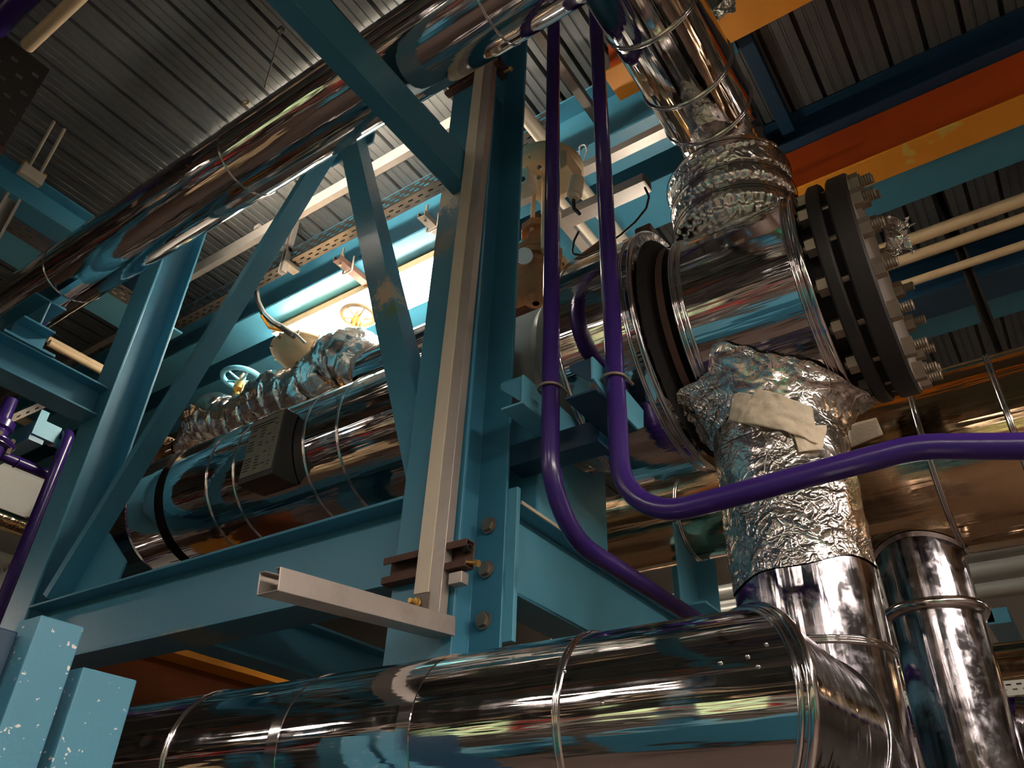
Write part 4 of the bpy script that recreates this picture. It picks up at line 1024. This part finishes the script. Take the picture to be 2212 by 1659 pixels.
part('plate', MB().slotted((.2, 4.2, 3.55), Xv, Zv, .55, .73, .13, [(.06, .09, 0), (.15, .18, .5), (.24, .27, 0), (.33, .36, .5), (.42, .45, 0), (.51, .54, .5), (.60, .63, 0)], .3), IRON, t, solid=.003)
part('bracket', MB().box(.3, .76, 4.2, 4.26, 3.36, 3.55), RUSTD, t)
pv = 6.66
t = thing('purple_valve', 'purple flanged valve with pale bolts at the left edge', 'valve', (2.15, pv, 2.9))
part('body', MB().lathe([(2.86, .03), (2.88, .10), (2.97, .12), (2.98, .155), (3.03, .155), (3.03, .10), (3.12, .085), (3.14, .11), (3.2, .11), (3.22, .06), (3.42, .05)], (2.13, pv, 0), Zv, 36), PURPLE, t)
part('flange', MB().lathe([(2.99, .16), (3.01, .175), (3.02, .16)], (2.13, pv, 0), Zv, 36), PURPLE, t)
for k in range(6):
    a = k * PI / 3 + .4; part('bolt', MB().hexa((2.13 + .14 * math.cos(a), pv + .14 * math.sin(a), 2.93), Zv, .02, .13), BOLT, t)
part('run', MB().cyl((2.13, pv, 2.94), (2.80, pv, 2.94), .045, 24).torus((2.36, pv, 2.94), Xv, .048, .006, 24, 6), PURPLE, t)
solo('purple_pipe', MB().sweep(bendpath([(2.60, 6.80, 3.29), (2.60, 6.49, 3.28), (2.60, 6.47, -1.6)], .06), .046, 20), PURPLE, 'upright purple pipe left of the left column', 'pipe')
t = thing('pipe_bracket', 'blue bracket steadying the upright purple pipe left of the left column', 'bracket', (2.45, 6.45, 3.1))
part('plate', MB().box(2.34, 2.55, 6.55, 6.57, 3.17, 3.32).box(2.34, 2.41, 6.55, 6.57, 3.32, 3.40).box(2.55, 2.74, 6.55, 6.57, 3.14, 3.22), PALEBLUE, t)
part('arm', MB().box(2.34, 2.46, 6.57, 7.4, 3.12, 3.30), BLUE, t)
t = thing('duct', 'pale boxy duct in the background at left edge, behind the upright purple pipe', 'duct', (3.2, 8.4, 2))
part('shell', MB().box(2.55, 3.75, 8.0, 9.2, 2.98, 3.5), WHITE, t, bevel=.05)
part('shell', MB().box(2.7, 3.72, 8.1, 9.2, -1.6, 2.72), WHITE, t, bevel=.05)
t = thing('clad_pipe', 'brown clad pipe in the background at left edge between the pale ducts', 'pipe', (3.3, 7.8, 2.7))
part('cladding', MB().cyl((2.2, 7.75, 2.86), (3.5, 7.75, 2.86), .09, 24).cyl((2.9, 7.75, 2.86), (3.6, 7.75, 3.1), .06, 20), CLYD, t)
c = MB()
for i in range(11):
    q = at(2 + i * 5.2, 1232 - i * 3.5, Y=6.9); c.torus(q, (1, .4 * (i % 2), (i % 2) * 1.2), .022, .007, 14, 6)
solo('chain', c, GALV, 'shiny chain at left edge crossing behind the upright purple pipe', 'chain')
solo('slotted_angle', MB().slotted((at(20, 915, Y=7.0)), (at(140, 862, Y=7.0) - at(20, 915, Y=7.0)).normalized(), (0, 0, 1), (at(140, 862, Y=7.0) - at(20, 915, Y=7.0)).length, .1, .09, [(.03, .05, 0)], .4), GALVD, 'dull slotted angle bar sloping past the left column', 'bar', solid=.004)
for k, (z0, lab) in enumerate(((3.90, 'tan rod under the high pipe, upper of the pair left of the column'), (3.83, 'tan rod under the high pipe, lower of the pair left of the column'))):
    a = at(128, 742, Y=6.35)
    solo('thin_pipe', MB().cyl((a.x - .1, 6.35 - .07 * k, z0), (a.x + .75, 6.35 - .07 * k, z0), .032, 14), BEIGE, lab, 'pipe')
solo('rack_pipe', MB().cyl((3.0, 9.0, 4.45), (7.5, 9.0, 4.45), .05, 16), BEIGE, 'pale pipe in the dark gap right of the slanting brace', 'pipe')

# ------------------------------------------------------------------ the hall behind the camera (seen mirrored in the cladding)
def hall_lamp(x, y, z, L, ax, label, mat=None):
    t = thing('hall_lamp', label, 'lamp', (x, y, z), group='hall lamps')
    w_ = .12
    U, V = (Yv, Xv) if ax == 'y' else (Xv, Yv)
    o = Vector((x, y, z))
    part('reflector', MB().prism([(-.14, -.05), (-.136, -.05), (-.10, .05), (.10, .05), (.136, -.05), (.14, -.05), (.104, .058), (-.104, .058)], o, V, Zv, U, -L / 2, L / 2), WHITE, t)
    part('diffuser', MB().prism([(-.10, -.035), (.10, -.035), (.09, .04), (-.09, .04)], o, V, Zv, U, -L / 2 + .01, L / 2 - .01), mat or TUBEM, t)
    for s_ in (-.4, .4):
        q = o + U * L * s_
        part('rod', MB().cyl((q.x, q.y, z + .05), (q.x, q.y, 4.995), .006, 8), GALV, t)
    return t
for y in (-3.6, 0, 3.6, 7.2):
    hall_lamp(-2.6, y, 3.0, 1.5, 'y', 'lit hall lamp in the row behind the camera')
for y in (-3, 1, 5):
    hall_lamp(-5.4, y, 3.2, 1.5, 'y', 'lit hall lamp in the row by the windows')
for x in (-1.6, .3, 2.2):
    hall_lamp(x, -2.8, 2.5, 1.5, 'x', 'lit hall lamp to the right of the camera', TUBEK)
hall_lamp(5.4, -2.4, 2.6, 1.5, 'x', 'lit hall lamp to the right of the camera')
hall_lamp(.4, 10.6, 2.6, 1.5, 'y', 'lit hall lamp far left beyond the frame')
hall_lamp(7.4, 2.2, 2.6, 1.5, 'y', 'lit hall lamp behind the pipe rack')
for k, (x, z, r, mat) in enumerate(((-2.2, .55, .05, GALVD), (-2.3, .75, .03, WHITE), (-3.6, .6, .09, GALVD), (-3.6, 1.5, .12, IRON), (-3.3, 1.9, .05, BEIGE), (-3.4, 2.3, .10, GALVD), (-4.4, 2.7, .15, IRON), (-2.9, 3.6, .12, GALVD), (-3.2, 4.0, .06, PURPLE), (-1.5, 4.2, .10, IRON), (-.8, 4.4, .05, ALU), (-2.0, 3.9, .04, ORANGE), (-6.4, .3, .15, GALVD), (-6.6, 2.9, .2, IRON))):
    solo('rack_pipe', MB().cyl((x, -6.95, z), (x, 15.4, z), r, 20), mat, 'long straight pipe of the rack behind the camera', 'pipe', group='pipes behind the camera')
solo('fire_pipe', MB().cyl((-3.4, -6.5, 1.05), (-3.4, 14, 1.05), .07, 20), RED, 'red pipe along the hall behind the camera', 'pipe')
for k, (x0, x1, y0, y1, z1, mat, lab) in enumerate(((-3.4, -1.6, .2, 2.6, -.2, BLUE, 'blue machine casing behind the camera, wide'), (-3.2, -1.8, 3.6, 5.4, -.5, BLUE, 'blue machine casing behind the camera, low'), (-3.2, -1.9, -3.6, -1.2, .1, GREEN, 'green machine casing behind the camera'), (-1.9, -1.2, 6.4, 7.2, .0, BEIGE, 'beige cabinet behind the camera'))):
    t = thing('machine_casing', lab, 'machine', ((x0 + x1) / 2, (y0 + y1) / 2, -1.6))
    part('body', MB().box(x0, x1, y0, y1, -1.5, z1), mat, t, bevel=.03)
    part('plinth', MB().box(x0 + .05, x1 - .05, y0 + .05, y1 - .05, -1.6, -1.5), IRON, t)
for k, y in enumerate((-2.4, 3.2, 8.8)):
    t = thing('steel_column', 'blue column behind the camera, number %s along the hall' % ('one', 'two', 'three')[k], 'column', (-4.2, y, -1.6))
    part('shaft', MB().prism(isec(.28, .28, .016, .011), (-4.2, y, 0), Xv, Yv, Zv, -1.6, 4.98), BLUE, t)
# ------------------------------------------------------------------ world and colour
w = bpy.data.worlds.new('world'); SC.world = w; w.use_nodes = True
w.node_tree.nodes['Background'].inputs[0].default_value = (.5, .45, .4, 1)
w.node_tree.nodes['Background'].inputs[1].default_value = .02
SC.view_settings.view_transform = 'Standard'; SC.view_settings.look = 'None'
SC.view_settings.gamma = 1.0; SC.view_settings.use_curve_mapping = False
SC.view_settings.exposure = 1.05
SC.cycles.max_bounces = 10; SC.cycles.glossy_bounces = 6
SC.cycles.use_denoising = True
SC.cycles.sample_clamp_indirect = 6.0
for o in list(bpy.data.objects):
    if 'rel' in o: del o['rel']
